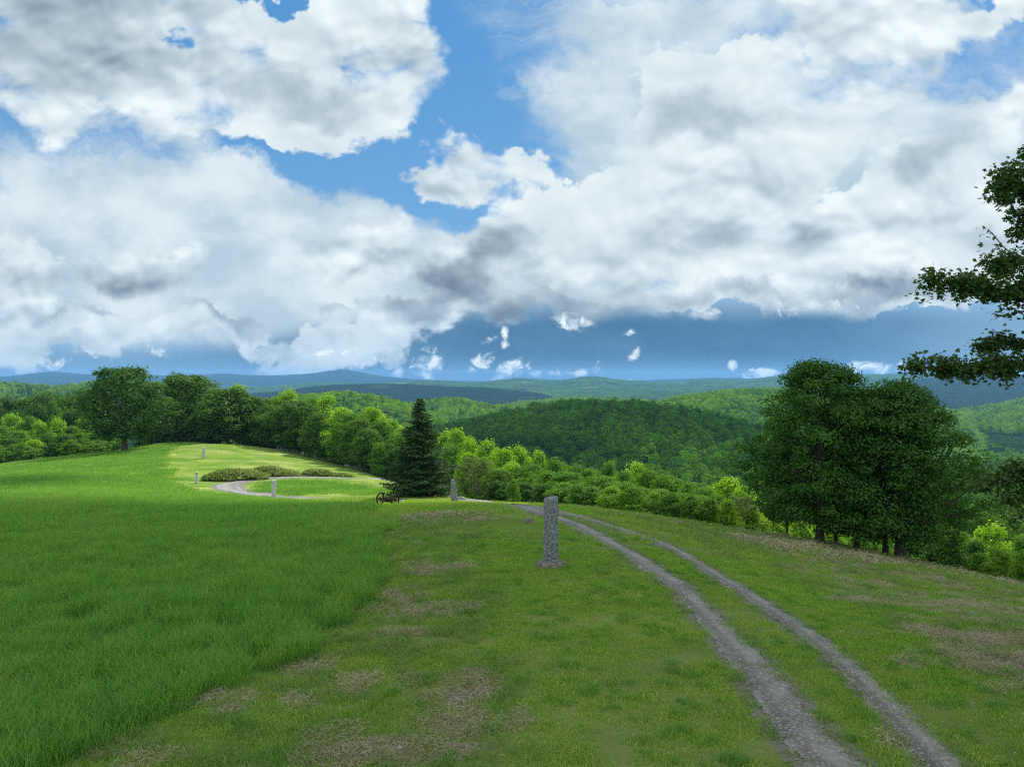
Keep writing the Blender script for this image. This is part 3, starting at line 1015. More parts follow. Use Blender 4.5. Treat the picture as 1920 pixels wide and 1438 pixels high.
# ------------------------------------------------------------------ hills and ridges
def ridge(name, d, L, prof, mat, label, base=VALLEY - 4, front=1.9, back=0.9, crown=0.0, nz=5.0, na=150, nt=46, nscale=90.0):
    px = np.array([p[0] for p in prof], float)
    py = np.array([p[1] for p in prof], float)
    cols = np.linspace(px[0], px[-1], na)
    # gentle spline of the skyline rows
    row = np.interp(cols, px, py)
    k = np.hanning(7)
    k /= k.sum()
    row = np.convolve(np.pad(row, 3, 'edge'), k, 'valid')
    U = (cols - CX) / F
    top = CAMZ - (row - HY) / F * d - crown
    edge_f = sstep(np.arange(na), 0, 10) * sstep(np.arange(na)[::-1], 0, 10)
    top = base + (top - base) * (0.25 + 0.75 * edge_f)
    T = np.linspace(-front, back, nt)

    def zf(u, t):
        tp = np.interp(u, U, top)
        y = d + t * L
        x = u * y
        pr = np.exp(-(t * 1.12) ** 2)
        gully = fbm(x / (nscale * 1.6), y / (nscale * 3.0), 31, 4)
        # noise dies out at the crest line so that the skyline stays where it was measured
        return base + (tp - base) * pr + nz * 2.2 * gully * (0.25 + np.abs(t)) + nz * 0.5 * fbm(x / nscale * 3, y / nscale * 3, 5, 3)
    UU, TT = np.meshgrid(U, T)
    Y = d + TT * L
    V = np.stack([UU * Y, Y, zf(UU, TT)], -1).reshape(-1, 3)
    idx = np.arange(len(V)).reshape(nt, na)
    Q = np.stack([idx[:-1, :-1], idx[:-1, 1:], idx[1:, 1:], idx[1:, :-1]], -1).reshape(-1, 4)
    me = mesh_np(name, V, Q, True)
    if np.mean([p.normal.z for p in me.polygons[:50]]) < 0:
        me.flip_normals()
    tag(obj(name, me, mat), label, kind='structure')
    return U, zf, d, L


def scatter_ridge(rd, spacing, t0, t1):
    U, zf, d, L = rd
    y0, y1 = d + t0 * L, d + t1 * L
    xs = U[-1] * y1 - U[0] * y1
    n = int(abs(xs) * (y1 - y0) / spacing ** 2)
    # jittered grid
    gx = np.arange(U[0] * y1, U[-1] * y1, spacing)
    gy = np.arange(y0, y1, spacing)
    X, Y = np.meshgrid(gx, gy)
    X = X + npr.uniform(-.48, .48, X.shape) * spacing + (np.arange(len(gy)) % 2)[:, None] * spacing / 2
    Y = Y + npr.uniform(-.48, .48, Y.shape) * spacing
    u = X / Y
    k = (u > max(U[0], -0.98)) & (u < min(U[-1], 0.98))
    X, Y, u = X[k], Y[k], u[k]
    Z = zf(u, (Y - d) / L)
    return np.stack([X, Y, Z], -1)


# dome hill opposite
DC, DL, DA = (84.0, 640.0), (225.0, 400.0), 67.0


def dome_z(x, y):
    q = ((x - DC[0]) / DL[0]) ** 2 + ((y - DC[1]) / np.where(y > DC[1], 260.0, DL[1])) ** 2
    return VALLEY + DA * np.exp(-q) + 5.0 * fbm(x / 70, y / 70, 61, 3) + 5 * fbm(x / 190, y / 190, 63, 2)


def build_dome():
    gx = np.linspace(-560, 760, 90)
    gy = np.linspace(190, 1150, 70)
    X, Y = np.meshgrid(gx, gy)
    fall = sstep(np.hypot((X - DC[0]) / 640.0, (Y - DC[1]) / 480.0), 0.75, 1.0)
    Z = dome_z(X, Y) - 30 * fall
    V = np.stack([X, Y, Z], -1).reshape(-1, 3)
    idx = np.arange(len(V)).reshape(X.shape)
    Q = np.stack([idx[:-1, :-1], idx[:-1, 1:], idx[1:, 1:], idx[1:, :-1]], -1).reshape(-1, 4)
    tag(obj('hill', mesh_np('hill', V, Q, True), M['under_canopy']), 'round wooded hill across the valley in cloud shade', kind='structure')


build_dome()
R_MIDL = ridge('hill', 900, 330, [(380, 760), (480, 752), (560, 742), (610, 737), (650, 734), (700, 741), (760, 757), (800, 775), (860, 800), (950, 830)], M['under_canopy'],
               'sunlit wooded hill beyond the left tree line', crown=7, nz=4)
R_MIDC = ridge('hill', 1250, 330, [(680, 772), (760, 760), (820, 751), (860, 751), (900, 760), (960, 770), (1040, 780), (1150, 790)], M['under_canopy'],
               'sunlit wooded slope just right of the spruce top', crown=7, nz=4)
R_BACK = ridge('hill', 1750, 420, [(820, 790), (900, 768), (980, 756), (1040, 750), (1100, 748), (1160, 749), (1230, 752), (1300, 760), (1400, 775)], M['under_canopy'],
               'low wooded ridge behind the round hill', crown=8, nz=5)
R_RIGHT = ridge('hill', 1150, 360, [(1120, 790), (1180, 768), (1240, 752), (1290, 741), (1340, 735), (1400, 730), (1470, 729), (1540, 731), (1650, 745), (1760, 765), (1850, 790)], M['under_canopy'],
                'dark wooded hill to the left of the big maples', crown=7, nz=4)
R_LEFT = ridge('hill', 1400, 400, [(-620, 722), (-400, 714), (-160, 716), (-60, 716), (0, 719), (60, 723), (110, 727), (150, 722), (180, 717), (240, 715), (330, 722), (420, 735), (500, 750)], M['under_canopy'],
               'wooded slope at the left edge of the view', crown=8, nz=5)
R_RV = ridge('hill', 1500, 560, [(1560, 815), (1650, 800), (1740, 785), (1800, 774), (1850, 766), (1920, 750), (2020, 738), (2120, 735), (2500, 740)], M['under_canopy'],
             'pale sunlit wooded slope on the far right', crown=8, nz=6)
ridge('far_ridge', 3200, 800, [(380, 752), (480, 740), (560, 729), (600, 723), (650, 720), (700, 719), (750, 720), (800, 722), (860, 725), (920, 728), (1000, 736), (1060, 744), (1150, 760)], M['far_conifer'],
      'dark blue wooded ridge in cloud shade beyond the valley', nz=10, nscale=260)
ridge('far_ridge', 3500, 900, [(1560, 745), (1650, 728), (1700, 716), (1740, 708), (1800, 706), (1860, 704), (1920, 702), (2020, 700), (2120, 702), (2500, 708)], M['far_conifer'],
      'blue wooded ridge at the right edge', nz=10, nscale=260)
ridge('far_ridge', 5200, 1500, [(250, 740), (400, 735), (480, 728), (560, 720), (620, 716), (700, 719), (760, 715), (820, 712), (880, 717), (940, 712), (980, 708), (1040, 714), (1080, 709), (1110, 704), (1160, 711),
                                (1200, 714), (1270, 716), (1330, 711), (1400, 713), (1440, 707), (1480, 703), (1560, 703), (1620, 702), (1680, 703), (1740, 707), (1800, 715), (1900, 725)],
      M['far_wood'], 'long hazy green ridge along the horizon', nz=22, nscale=520, na=260)
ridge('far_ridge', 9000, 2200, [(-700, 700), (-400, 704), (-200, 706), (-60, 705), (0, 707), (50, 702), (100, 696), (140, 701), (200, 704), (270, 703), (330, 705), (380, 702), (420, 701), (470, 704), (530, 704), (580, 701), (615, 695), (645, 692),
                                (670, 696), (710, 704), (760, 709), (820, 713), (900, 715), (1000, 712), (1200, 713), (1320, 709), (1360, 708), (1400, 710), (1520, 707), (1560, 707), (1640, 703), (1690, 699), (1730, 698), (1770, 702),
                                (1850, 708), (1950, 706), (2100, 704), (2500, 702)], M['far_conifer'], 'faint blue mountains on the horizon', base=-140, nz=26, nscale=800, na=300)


# ------------------------------------------------------------------ instancing of uncountable things
def instancer(name, pts, scl, rot, idx, sources, label, cat):
    """one object carrying the points; geometry nodes set a source mesh on each"""
    n = len(pts)
    me = bpy.data.meshes.new(name)
    me.vertices.add(n)
    me.vertices.foreach_set('co', np.asarray(pts, np.float32).ravel())
    scl = np.asarray(scl, np.float32)
    if scl.ndim == 1:
        scl = np.repeat(scl[:, None], 3, 1)
    rot = np.asarray(rot, np.float32)
    if rot.ndim == 1:
        rot = np.stack([np.zeros(n), np.zeros(n), rot], -1)
    for nm, dat in (('scl', scl), ('rot', rot)):
        a = me.attributes.new(nm, 'FLOAT_VECTOR', 'POINT')
        a.data.foreach_set('vector', np.asarray(dat, np.float32).ravel())
    a = me.attributes.new('pick', 'INT', 'POINT')
    a.data.foreach_set('value', np.asarray(idx, np.int32))
    o = obj(name, me)
    sc = bpy.data.collections.new(name + '_source')
    for i, s in enumerate(sources):
        s.name = '%s_variant_%02d' % (name, i)
        sc.objects.link(s)
    ng = bpy.data.node_groups.new(name, 'GeometryNodeTree')
    ng.interface.new_socket('Geometry', in_out='INPUT', socket_type='NodeSocketGeometry')
    ng.interface.new_socket('Geometry', in_out='OUTPUT', socket_type='NodeSocketGeometry')
    N, Lk = ng.nodes, ng.links
    gi, go = N.new('NodeGroupInput'), N.new('NodeGroupOutput')
    ip = N.new('GeometryNodeInstanceOnPoints')
    ci = N.new('GeometryNodeCollectionInfo')
    ci.inputs['Collection'].default_value = sc
    ci.inputs['Separate Children'].default_value = True
    ci.inputs['Reset Children'].default_value = True
    ip.inputs['Pick Instance'].default_value = True

    def na(nm, ty):
        q = N.new('GeometryNodeInputNamedAttribute')
        q.data_type = ty
        q.inputs['Name'].default_value = nm
        return q.outputs['Attribute']
    Lk.new(gi.outputs[0], ip.inputs['Points'])
    Lk.new(ci.outputs[0], ip.inputs['Instance'])
    Lk.new(na('pick', 'INT'), ip.inputs['Instance Index'])
    Lk.new(na('rot', 'FLOAT_VECTOR'), ip.inputs['Rotation'])
    Lk.new(na('scl', 'FLOAT_VECTOR'), ip.inputs['Scale'])
    Lk.new(ip.outputs[0], go.inputs[0])
    md = o.modifiers.new('instances', 'NODES')
    md.node_group = ng
    tag(o, label, cat, kind='stuff')
    return o


# ------------------------------------------------------------------ leaves and crowns
def unit(v):
    return v / (np.linalg.norm(v, axis=-1, keepdims=True) + 1e-9)


def cards(P, Nrm, size, rng, aspect=0.72, droop=0.25):
    """kite-shaped leaves, a little folded"""
    n = len(P)
    t = unit(np.cross(Nrm, rng.normal(size=(n, 3))))
    b = np.cross(Nrm, t)
    s = size[:, None]
    v0 = P - t * s * 0.5
    v1 = P + b * s * 0.5 * aspect - Nrm * s * 0.12
    v2 = P + t * s * 0.55 - Nrm * s * droop
    v3 = P - b * s * 0.5 * aspect - Nrm * s * 0.12
    V = np.stack([v0, v1, v2, v3], 1).reshape(-1, 3)
    Q = np.arange(4 * n).reshape(n, 4)
    return V, Q


def crown_mesh(name, rng, clumps, per, leaf, flat=0.5, up=0.55, shell=0.65, jit=0.45, fray=0.14):
    """clumps: array rows x, y, z, r. Leaves sit on and in domed, flattened sprays"""
    C = np.repeat(clumps, per, 0)
    n = len(C)
    d = unit(rng.normal(size=(n, 3)))
    d[:, 2] = np.abs(d[:, 2]) * np.where(rng.random(n) < 0.74, 1, -0.7)
    rr = np.where(rng.random(n) < shell, rng.uniform(0.8, 1.08, n), rng.uniform(0.2, 0.9, n))
    rr = np.where(rng.random(n) < fray, rng.uniform(1.0, 1.38, n), rr)
    P = C[:, :3] + d * (C[:, 3] * rr)[:, None] * np.array([1, 1, flat])
    Nn = unit(d * np.array([1, 1, 1.0]) + np.array([0, 0, up]) + jit * rng.normal(size=(n, 3)))
    size = leaf * rng.uniform(0.7, 1.3, n)
    V, Q = cards(P, Nn, size, rng)
    me = mesh_np(name, V, Q)
    tint = np.repeat(rng.random(len(clumps)), per) * 0.6 + rng.random(n) * 0.4
    attr(me, 'tint', np.repeat(tint, 4))
    return me


def envelope_clumps(rng, n, rx, z0, z1, prof, rmin, rmax, lobes=0.22, inner=0.3):
    """clump centres through a crown; prof(t) gives the relative radius at relative height t"""
    out = []
    ph = rng.uniform(0, 6.28, 6)
    while len(out) < n:
        t = rng.random()
        a = rng.uniform(0, 2 * math.pi)
        rmaxh = prof(t) * rx * (1 + lobes * (math.sin(3 * a + ph[0] + 4 * t) * 0.5 + math.sin(5 * a + ph[1] - 7 * t) * 0.3 + math.sin(2 * a + ph[2] + 9 * t) * 0.5))
        q = math.sqrt(rng.random()) if rng.random() < inner else rng.uniform(0.78, 1.0)
        r = rng.uniform(rmin, rmax)
        rad = max(rmaxh - r * 0.6, 0) * q
        out.append((rad * math.cos(a), rad * math.sin(a), z0 + (z1 - z0) * t, r))
    return np.array(out)


def trunk_and_limbs(name, rng, h, r0, z_split, clumps, n_limb, mat, parent=None, link=True, lean=0.03):
    mb = MB()
    top = h * 0.82
    zs = np.linspace(-0.35 if h > 3 else -0.1, top, 12)
    ax = np.cumsum(rng.normal(0, lean * h / 12, 12))
    ay = np.cumsum(rng.normal(0, lean * h / 12, 12))
    ax -= ax[1]
    ay -= ay[1]
    rads = r0 * (1 - 0.88 * np.clip(zs / top, 0, 1) ** 0.8)
    rads[0] *= 1.55
    rads[1] *= 1.12
    mb.tube(np.stack([ax, ay, zs], -1), rads, 9)
    k = rng.permutation(len(clumps))[:n_limb]
    for i in k:
        c = clumps[i]
        zb = z_split + (min(c[2], top * 0.95) - z_split) * rng.uniform(0.25, 0.7)
        zb = min(max(zb, z_split * 0.9), top * 0.95)
        bx, by = np.interp(zb, zs, ax), np.interp(zb, zs, ay)
        rb = np.interp(zb, zs, rads) * 0.55
        p0 = np.array([bx, by, zb])
        p3 = np.array(c[:3])
        L = np.linalg.norm(p3 - p0)
        mid1 = p0 + (p3 - p0) * 0.35 + np.array([0, 0, -0.06 * L]) + rng.normal(0, 0.04 * L, 3)
        mid2 = p0 + (p3 - p0) * 0.7 + np.array([0, 0, -0.03 * L]) + rng.normal(0, 0.05 * L, 3)
        mb.tube([p0, mid1, mid2, p3], [rb, rb * 0.7, rb * 0.42, rb * 0.15], 5, cap=False)
    return mb.build(name, mat, parent, link=link)


PROF = {
    'round': lambda t: math.sin(math.pi * (0.12 + 0.80 * t)) ** 0.6,
    'dome': lambda t: (1 - (t * 0.97) ** 2.4) ** 0.5 * (0.62 + 0.38 * min(1, t * 4)),
    'upright': lambda t: math.sin(math.pi * (0.1 + 0.83 * t) ** 0.85) ** 0.7,
    'cone': lambda t: (1 - t) ** 0.75 * (0.75 + .25 * min(1, 5 * t)),
    'shrub': lambda t: (1 - t ** 2) ** 0.5,
}


class Proto:
    """a tree kind: crown and trunk meshes made once at unit height (1 m tall, stretched by each tree)"""
    def __init__(self, seed, prof, ratio, z0, leaf_mat, n_clump, per, leaf, cr, r0=0.03, bark='bark', flat=0.55, lobes=0.25, n_limb=26, up=0.55):
        rng = np.random.default_rng(seed)
        S = 10.0
        cl = envelope_clumps(rng, n_clump, ratio * S / 2, z0 * S, S * 0.96, PROF[prof], cr[0] * S, cr[1] * S, lobes)
        self.crown = crown_mesh('crown', rng, cl, per, leaf * S, flat, up)
        self.crown.materials.append(leaf_mat)
        o = trunk_and_limbs('trunk', rng, S, r0 * S, z0 * S * 0.9, cl, n_limb, M[bark], link=False)
        self.trunk = o.data
        bpy.data.objects.remove(o)
        co = np.empty(len(self.crown.vertices) * 3)
        self.crown.vertices.foreach_get('co', co)
        co = co.reshape(-1, 3)
        self.w = (np.percentile(co[:, 0], 98.5) - np.percentile(co[:, 0], 1.5))
        self.h = np.percentile(co[:, 2], 99.7)


def plant(proto, base, h, w, rz, name, label, cat='tree', group=None, sink=0.0, trunk=True):
    o = empty(name, (base[0], base[1], base[2] - sink), rz)
    sx, sz = w / proto.w, h / proto.h
    c = obj('crown', proto.crown, parent=o)
    c.scale = (sx, sx, sz)
    if trunk:
        t = obj('trunk', proto.trunk, parent=o)
        ts = (sx + sz) / 2 if sx < sz * 1.4 else sz
        t.scale = (sx, sx, sz)
    tag(o, label, cat, group)
    return o


rows = {}


def plant_px(proto, px, top, wpx, d, name, label, cat='tree', group=None, base=None, rz=None, minh=2.0, trunk=True):
    """a tree whose top shows at a photo row: stands at distance d on the real ground"""
    b = at_dist(px, d) if base is None else base
    h = max(CAMZ - (top - HY) / F * d - b.z, minh)
    return plant(proto, b, h, wpx / F * d, rnd.uniform(0, 6.28) if rz is None else rz, name, label, cat, group, trunk=trunk)


# ------------------------------------------------------------------ wooded slopes as one mass each
def canopy_src(n, leafmat, seed, cone=False, leaves=420):
    out = []
    for i in range(n):
        rng = np.random.default_rng(seed + i)
        if cone:
            k = leaves
            t = rng.random(k) ** 1.4
            a = rng.uniform(0, 6.28, k)
            r = (1 - t) * 2.6 * rng.uniform(0.75, 1.05, k)
            P = np.stack([r * np.cos(a), r * np.sin(a), 1.0 + t * 9.5], -1)
            Nn = unit(np.stack([np.cos(a), np.sin(a), np.full(k, 0.8)], -1) + 0.3 * rng.normal(size=(k, 3)))
            V, Q = cards(P, Nn, rng.uniform(0.5, 1.0, k), rng)
            me = mesh_np('c', V, Q)
            attr(me, 'tint', np.repeat(rng.random(k), 4))
        else:
            cl = envelope_clumps(rng, 18, 4.2, 1.0, 8.6, PROF['dome'], 1.3, 2.1, 0.25, 0.12)
            me = crown_mesh('c', rng, cl, leaves // 18, 0.72, 0.85, 0.25, 0.9, 0.2, 0.04)
        me.materials.append(leafmat)
        out.append(bpy.data.objects.new('src', me))
    return out


def wood(name, pts, smin, smax, srcs, ncon, pcon, label):
    n = len(pts)
    s = npr.uniform(smin, smax, n)
    nd = len(srcs) - ncon
    con = (npr.random(n) < pcon * (0.3 + 2.4 * sstep(fbm(pts[:, 0] / 60, pts[:, 1] / 60, 9, 3), 0.0, 0.2))) if ncon else np.zeros(n, bool)
    idx = np.where(con, nd + npr.integers(0, max(ncon, 1), n), npr.integers(0, nd, n))
    scl = np.stack([s * npr.uniform(.85, 1.15, n), s * npr.uniform(.85, 1.15, n), s * npr.uniform(.78, 1.02, n)], -1)
    p = pts.copy()
    p[:, 2] -= 1.2
    return instancer(name, p, scl, npr.uniform(0, 6.28, n), idx, srcs, label, 'woodland')


def grid_pts(x0, x1, y0, y1, sp, keep, zf):
    X, Y = np.meshgrid(np.arange(x0, x1, sp), np.arange(y0, y1, sp))
    X = X + npr.uniform(-.45, .45, X.shape) * sp
    Y = Y + npr.uniform(-.45, .45, Y.shape) * sp
    k = keep(X, Y)
    X, Y = X[k], Y[k]
    return np.stack([X, Y, zf(X, Y)], -1)


inview = lambda X, Y: np.abs(X / np.maximum(Y, 1)) < 0.98
dom = grid_pts(-420, 640, 215, 900, 7.6,
               lambda X, Y: inview(X, Y) & (np.hypot((X - DC[0]) / 560.0, (Y - DC[1]) / 440.0) < 0.98) & (dome_z(X, Y) > h_far(X, Y) - 6),
               lambda X, Y: np.maximum(dome_z(X, Y), h_far(X, Y)))
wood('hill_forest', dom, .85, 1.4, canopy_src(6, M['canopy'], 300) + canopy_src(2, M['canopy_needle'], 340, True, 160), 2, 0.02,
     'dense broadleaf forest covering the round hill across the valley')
for rd, nm, lab, pc in ((R_MIDL, 'hill_forest', 'mixed forest on the sunlit hill beyond the left tree line', .28), (R_MIDC, 'hill_forest', 'bright mixed forest right of the spruce top', .2),
                        (R_RIGHT, 'hill_forest', 'dark forest on the hill left of the big maples', .04), (R_RV, 'hill_forest', 'pale sunlit forest on the far right slope', .12),
                        (R_LEFT, 'hill_forest', 'forest on the slope at the left edge', .2), (R_BACK, 'hill_forest', 'forest on the low ridge behind the round hill', .15)):
    sp = 7.5 if rd[2] < 1200 else 9.5
    pts = scatter_ridge(rd, sp, -1.25, 0.25)
    wood(nm, pts, sp / 7.4, sp / 5.6, canopy_src(4, M['canopy_lit'], int(rd[2])) + canopy_src(2, M['canopy_needle'], int(rd[2]) + 9, True, 110), 2, pc, lab)
val = grid_pts(-1100, 1400, 230, 1500, 8.0,
               lambda X, Y: inview(X, Y) & ~((np.hypot((X - DC[0]) / 560.0, (Y - DC[1]) / 440.0) < 0.85)) & ((X / Y > 0.2) | (X / Y < -0.02)) & (Y < 1100 + 400 * (X / Y > .4)), H)
wood('valley_forest', val, .9, 1.3, canopy_src(4, M['canopy_lit'], 700, leaves=240) + canopy_src(2, M['canopy_needle'], 740, True, 110), 2, 0.3,
     'mixed forest filling the valley floor')
# the flank of our own hill below the near tree belt
flank = grid_pts(-190, 190, 62, 240, 6.0,
                 lambda X, Y: inview(X, Y) & (H(X, Y) < -19 - 0.03 * np.abs(X)) & (Y > 75), H)
wood('slope_forest', flank, .55, .9, canopy_src(5, M['leaf_mid'], 800, leaves=900) + canopy_src(1, M['needle'], 840, True, 500), 1, 0.06,
     'young forest on the flank of the hilltop below the tree belt')

# ------------------------------------------------------------------ tree kinds
P_ = {}
P_['maple'] = [Proto(11 + i, 'round', 0.86, 0.15, M['leaf_dark'], 300, 62, 0.024, (.055, .11), 0.028, n_limb=30, lobes=.28, flat=.7, up=.4) for i in range(2)]
P_['oak'] = [Proto(21 + i, 'round', 0.8, 0.10, M['leaf_maple'], 230, 70, 0.026, (.055, .12), 0.02, lobes=.35, flat=.75, up=.4) for i in range(3)]
P_['mid'] = [Proto(31 + i, 'upright', 0.62, 0.08, M['leaf_mid'], 170, 84, 0.024, (.045, .13), 0.018, lobes=.6, flat=.8, up=.4) for i in range(3)]
P_['spring'] = [Proto(41 + i, 'upright', 0.5, 0.10, M['leaf_spring'], 150, 76, 0.026, (.035, .12), 0.016, lobes=.75, flat=.9, up=.4) for i in range(3)]
P_['spread'] = [Proto(51 + i, 'dome', 1.0, 0.03, M['leaf_mid'], 190, 75, 0.03, (.07, .14), 0.02, lobes=.35) for i in range(2)]
P_['shrub'] = [Proto(61 + i, 'shrub', 1.15, 0.0, M['leaf_mid'], 90, 70, 0.05, (.10, .2), 0.02, lobes=.3, n_limb=8) for i in range(2)]
P_['shrub_pale'] = [Proto(71 + i, 'shrub', 1.1, 0.0, M['leaf_fresh'], 90, 70, 0.05, (.10, .2), 0.02, lobes=.3, n_limb=8) for i in range(2)]
P_['olive'] = [Proto(81, 'round', 0.9, 0.16, M['leaf_olive'], 150, 70, 0.026, (.05, .10), 0.014, 'bark_pale', lobes=.2)]
P_['dark_shrub'] = [Proto(91, 'shrub', 1.1, 0.0, M['leaf_dark'], 90, 70, 0.05, (.10, .2), 0.02, lobes=.3, n_limb=8)]


def pick(k):
    return rnd.choice(P_[k])


# lone maple and the group beside it
plant_px(P_['maple'][0], 236, 689, 138, 150, 'maple_tree', 'big dark round maple standing alone on the left crest', 'tree', rz=0.4, base=ground_at(234, 846))
G1 = 'trees of the belt along the stone wall'
plant_px(P_['oak'][0], 352, 702, 125, 176, 'broadleaf_tree', 'tall dark tree right behind the highest leaning stone post', 'tree', G1)
plant_px(P_['oak'][1], 322, 718, 60, 190, 'broadleaf_tree', 'narrow dark tree close to the right of the lone maple', 'tree', G1)
plant_px(P_['oak'][2], 428, 728, 118, 170, 'broadleaf_tree', 'spreading maple at the left end of the wall with sunlit right side', 'tree', G1)
plant_px(P_['spring'][0], 444, 722, 44, 178, 'broadleaf_tree', 'bright green tree top rising behind the spreading maple', 'tree', G1)
belt = [  # px, top, width, distance, kind
    (478, 745, 70, 172, 'oak'), (505, 748, 70, 176, 'mid'), (540, 732, 62, 178, 'spring'), (512, 760, 60, 166, 'oak'), (556, 752, 88, 160, 'oak'), (590, 748, 60, 170, 'mid'), (612, 742, 56, 166, 'spring'),
    (600, 775, 60, 152, 'oak'), (640, 765, 60, 150, 'spring'), (652, 775, 64, 142, 'mid'), (668, 786, 60, 136, 'oak'), (700, 765, 52, 142, 'spring'), (716, 790, 60, 132, 'mid'),
    (735, 788, 44, 138, 'spring'), (690, 805, 56, 128, 'oak'), (712, 830, 40, 124, 'mid'), (748, 815, 50, 126, 'mid'), (770, 800, 60, 134, 'mid'), (805, 810, 60, 128, 'oak'),
    (835, 810, 60, 112, 'spring'), (858, 806, 48, 108, 'spring'), (884, 822, 44, 106, 'spring'), (846, 835, 56, 98, 'mid'), (878, 850, 50, 92, 'spring'), (912, 826, 56, 98, 'spring'), (905, 858, 60, 84, 'mid'),
    (945, 842, 56, 90, 'spring'), (975, 838, 60, 92, 'spring'), (960, 868, 66, 78, 'spring'), (1010, 846, 50, 88, 'spring'), (1000, 872, 60, 76, 'mid'), (1040, 862, 62, 84, 'mid'), (1030, 884, 74, 68, 'mid'),
    (1075, 874, 66, 80, 'mid'), (1060, 886, 80, 64, 'spread'), (1100, 880, 64, 80, 'mid'), (1140, 868, 50, 86, 'mid'), (1195, 868, 62, 84, 'spring'), (1170, 884, 60, 74, 'mid'),
    (1215, 882, 64, 72, 'mid'), (1240, 892, 58, 70, 'mid'), (1265, 900, 60, 70, 'mid'), (1290, 905, 60, 66, 'mid'), (1320, 915, 60, 64, 'mid'), (1350, 908, 60, 70, 'mid'), (1368, 896, 74, 66, 'spring'), (1400, 915, 66, 62, 'spring'),
]
for (px, tp, w, d, k) in belt:
    lab = {'oak': 'dark full-crowned tree in the belt along the stone wall', 'mid': 'mid green tree in the belt below the crest',
           'spring': 'bright yellow green young tree in the sunlit belt', 'spread': 'low spreading green tree at the edge of the slope'}[k]
    plant_px(pick(k), px, tp, w * 1.12, d, 'broadleaf_tree', lab, 'tree', G1)
# low front of the belt along the wall
for px in range(470, 760, 17):
    d = float(np.interp(px, [470, 560, 640, 700, 760], [164, 158, 142, 129, 121])) + rnd.uniform(0, 6)
    k = rnd.choice(['oak', 'oak', 'mid', 'dark_shrub', 'maple'])
    plant_px(pick(k), px + rnd.uniform(-6, 6), float(np.interp(px, [470, 760], [795, 835])) + rnd.uniform(-14, 16), rnd.uniform(36, 58), d, 'broadleaf_tree' if k != 'dark_shrub' else 'shrub',
             'dark low tree in the shaded front of the wall belt' if k != 'dark_shrub' else 'dark shrub in the shaded front of the wall belt', 'tree' if k != 'dark_shrub' else 'shrub', 'low growth in front of the wall belt')
# woods left of the lone maple
for (px, tp, w, d, k) in [(10, 748, 80, 235, 'maple'), (50, 745, 80, 240, 'oak'), (92, 738, 80, 235, 'maple'), (125, 742, 66, 230, 'oak'), (155, 734, 70, 236, 'maple'), (190, 738, 60, 230, 'oak'), (70, 760, 60, 222, 'maple'), (130, 768, 60, 215, 'oak'),
                          (-25, 752, 80, 230, 'oak'), (30, 770, 60, 215, 'maple'), (165, 760, 60, 215, 'oak'), (100, 752, 40, 205, 'mid'), (178, 752, 60, 205, 'spring')]:
    plant_px(pick(k), px, tp, w, d, 'broadleaf_tree', {'maple': 'dark tree in the far back row of the left wood', 'oak': 'dark green tree in the back row of the left wood', 'mid': 'lighter tree before the dark back row of the left wood',
                                                       'spring': 'sunlit tree just left of the lone maple'}[k], 'tree', 'back row of the left wood')
for (px, tp, w, d, k) in [(0, 800, 56, 178, 'mid'), (24, 778, 56, 190, 'spring'), (55, 782, 50, 188, 'mid'), (75, 790, 44, 180, 'spring'), (108, 786, 50, 182, 'spring'), (135, 800, 50, 176, 'mid'), (160, 786, 50, 182, 'mid'), (40, 808, 50, 172, 'spread'),
                          (92, 812, 50, 168, 'mid'), (120, 815, 50, 166, 'oak'), (150, 812, 50, 168, 'mid'), (178, 808, 44, 168, 'mid'), (14, 822, 50, 166, 'oak'), (64, 825, 46, 164, 'spring'), (-20, 810, 60, 170, 'mid'), (196, 815, 40, 170, 'mid'),
                          (280, 790, 50, 180, 'oak'), (298, 805, 40, 176, 'oak'), (400, 800, 40, 172, 'oak'), (375, 790, 50, 176, 'maple'), (340, 800, 50, 174, 'oak')]:
    plant_px(pick(k), px, tp, w, d, 'broadleaf_tree', {'mid': 'mid green tree in the front of the left wood', 'spring': 'pale green young tree in the front of the left wood', 'oak': 'dark bushy tree behind the left crest',
                                                       'spread': 'low spreading tree in the front of the left wood', 'maple': 'dark tree between the lone maple and the wall'}[k], 'tree', 'front row of the left wood')
for px in range(-20, 215, 15):
    plant_px(pick(rnd.choice(['shrub', 'dark_shrub', 'shrub'])), px + rnd.uniform(-4, 4), float(np.interp(px, [0, 200], [838, 828])) + rnd.uniform(-8, 8), rnd.uniform(30, 44), float(np.interp(px, [0, 200], [152, 156])) + rnd.uniform(0, 5),
             'shrub', 'leafy shrub at the foot of the left wood', 'shrub', 'shrubs at the foot of the left wood')

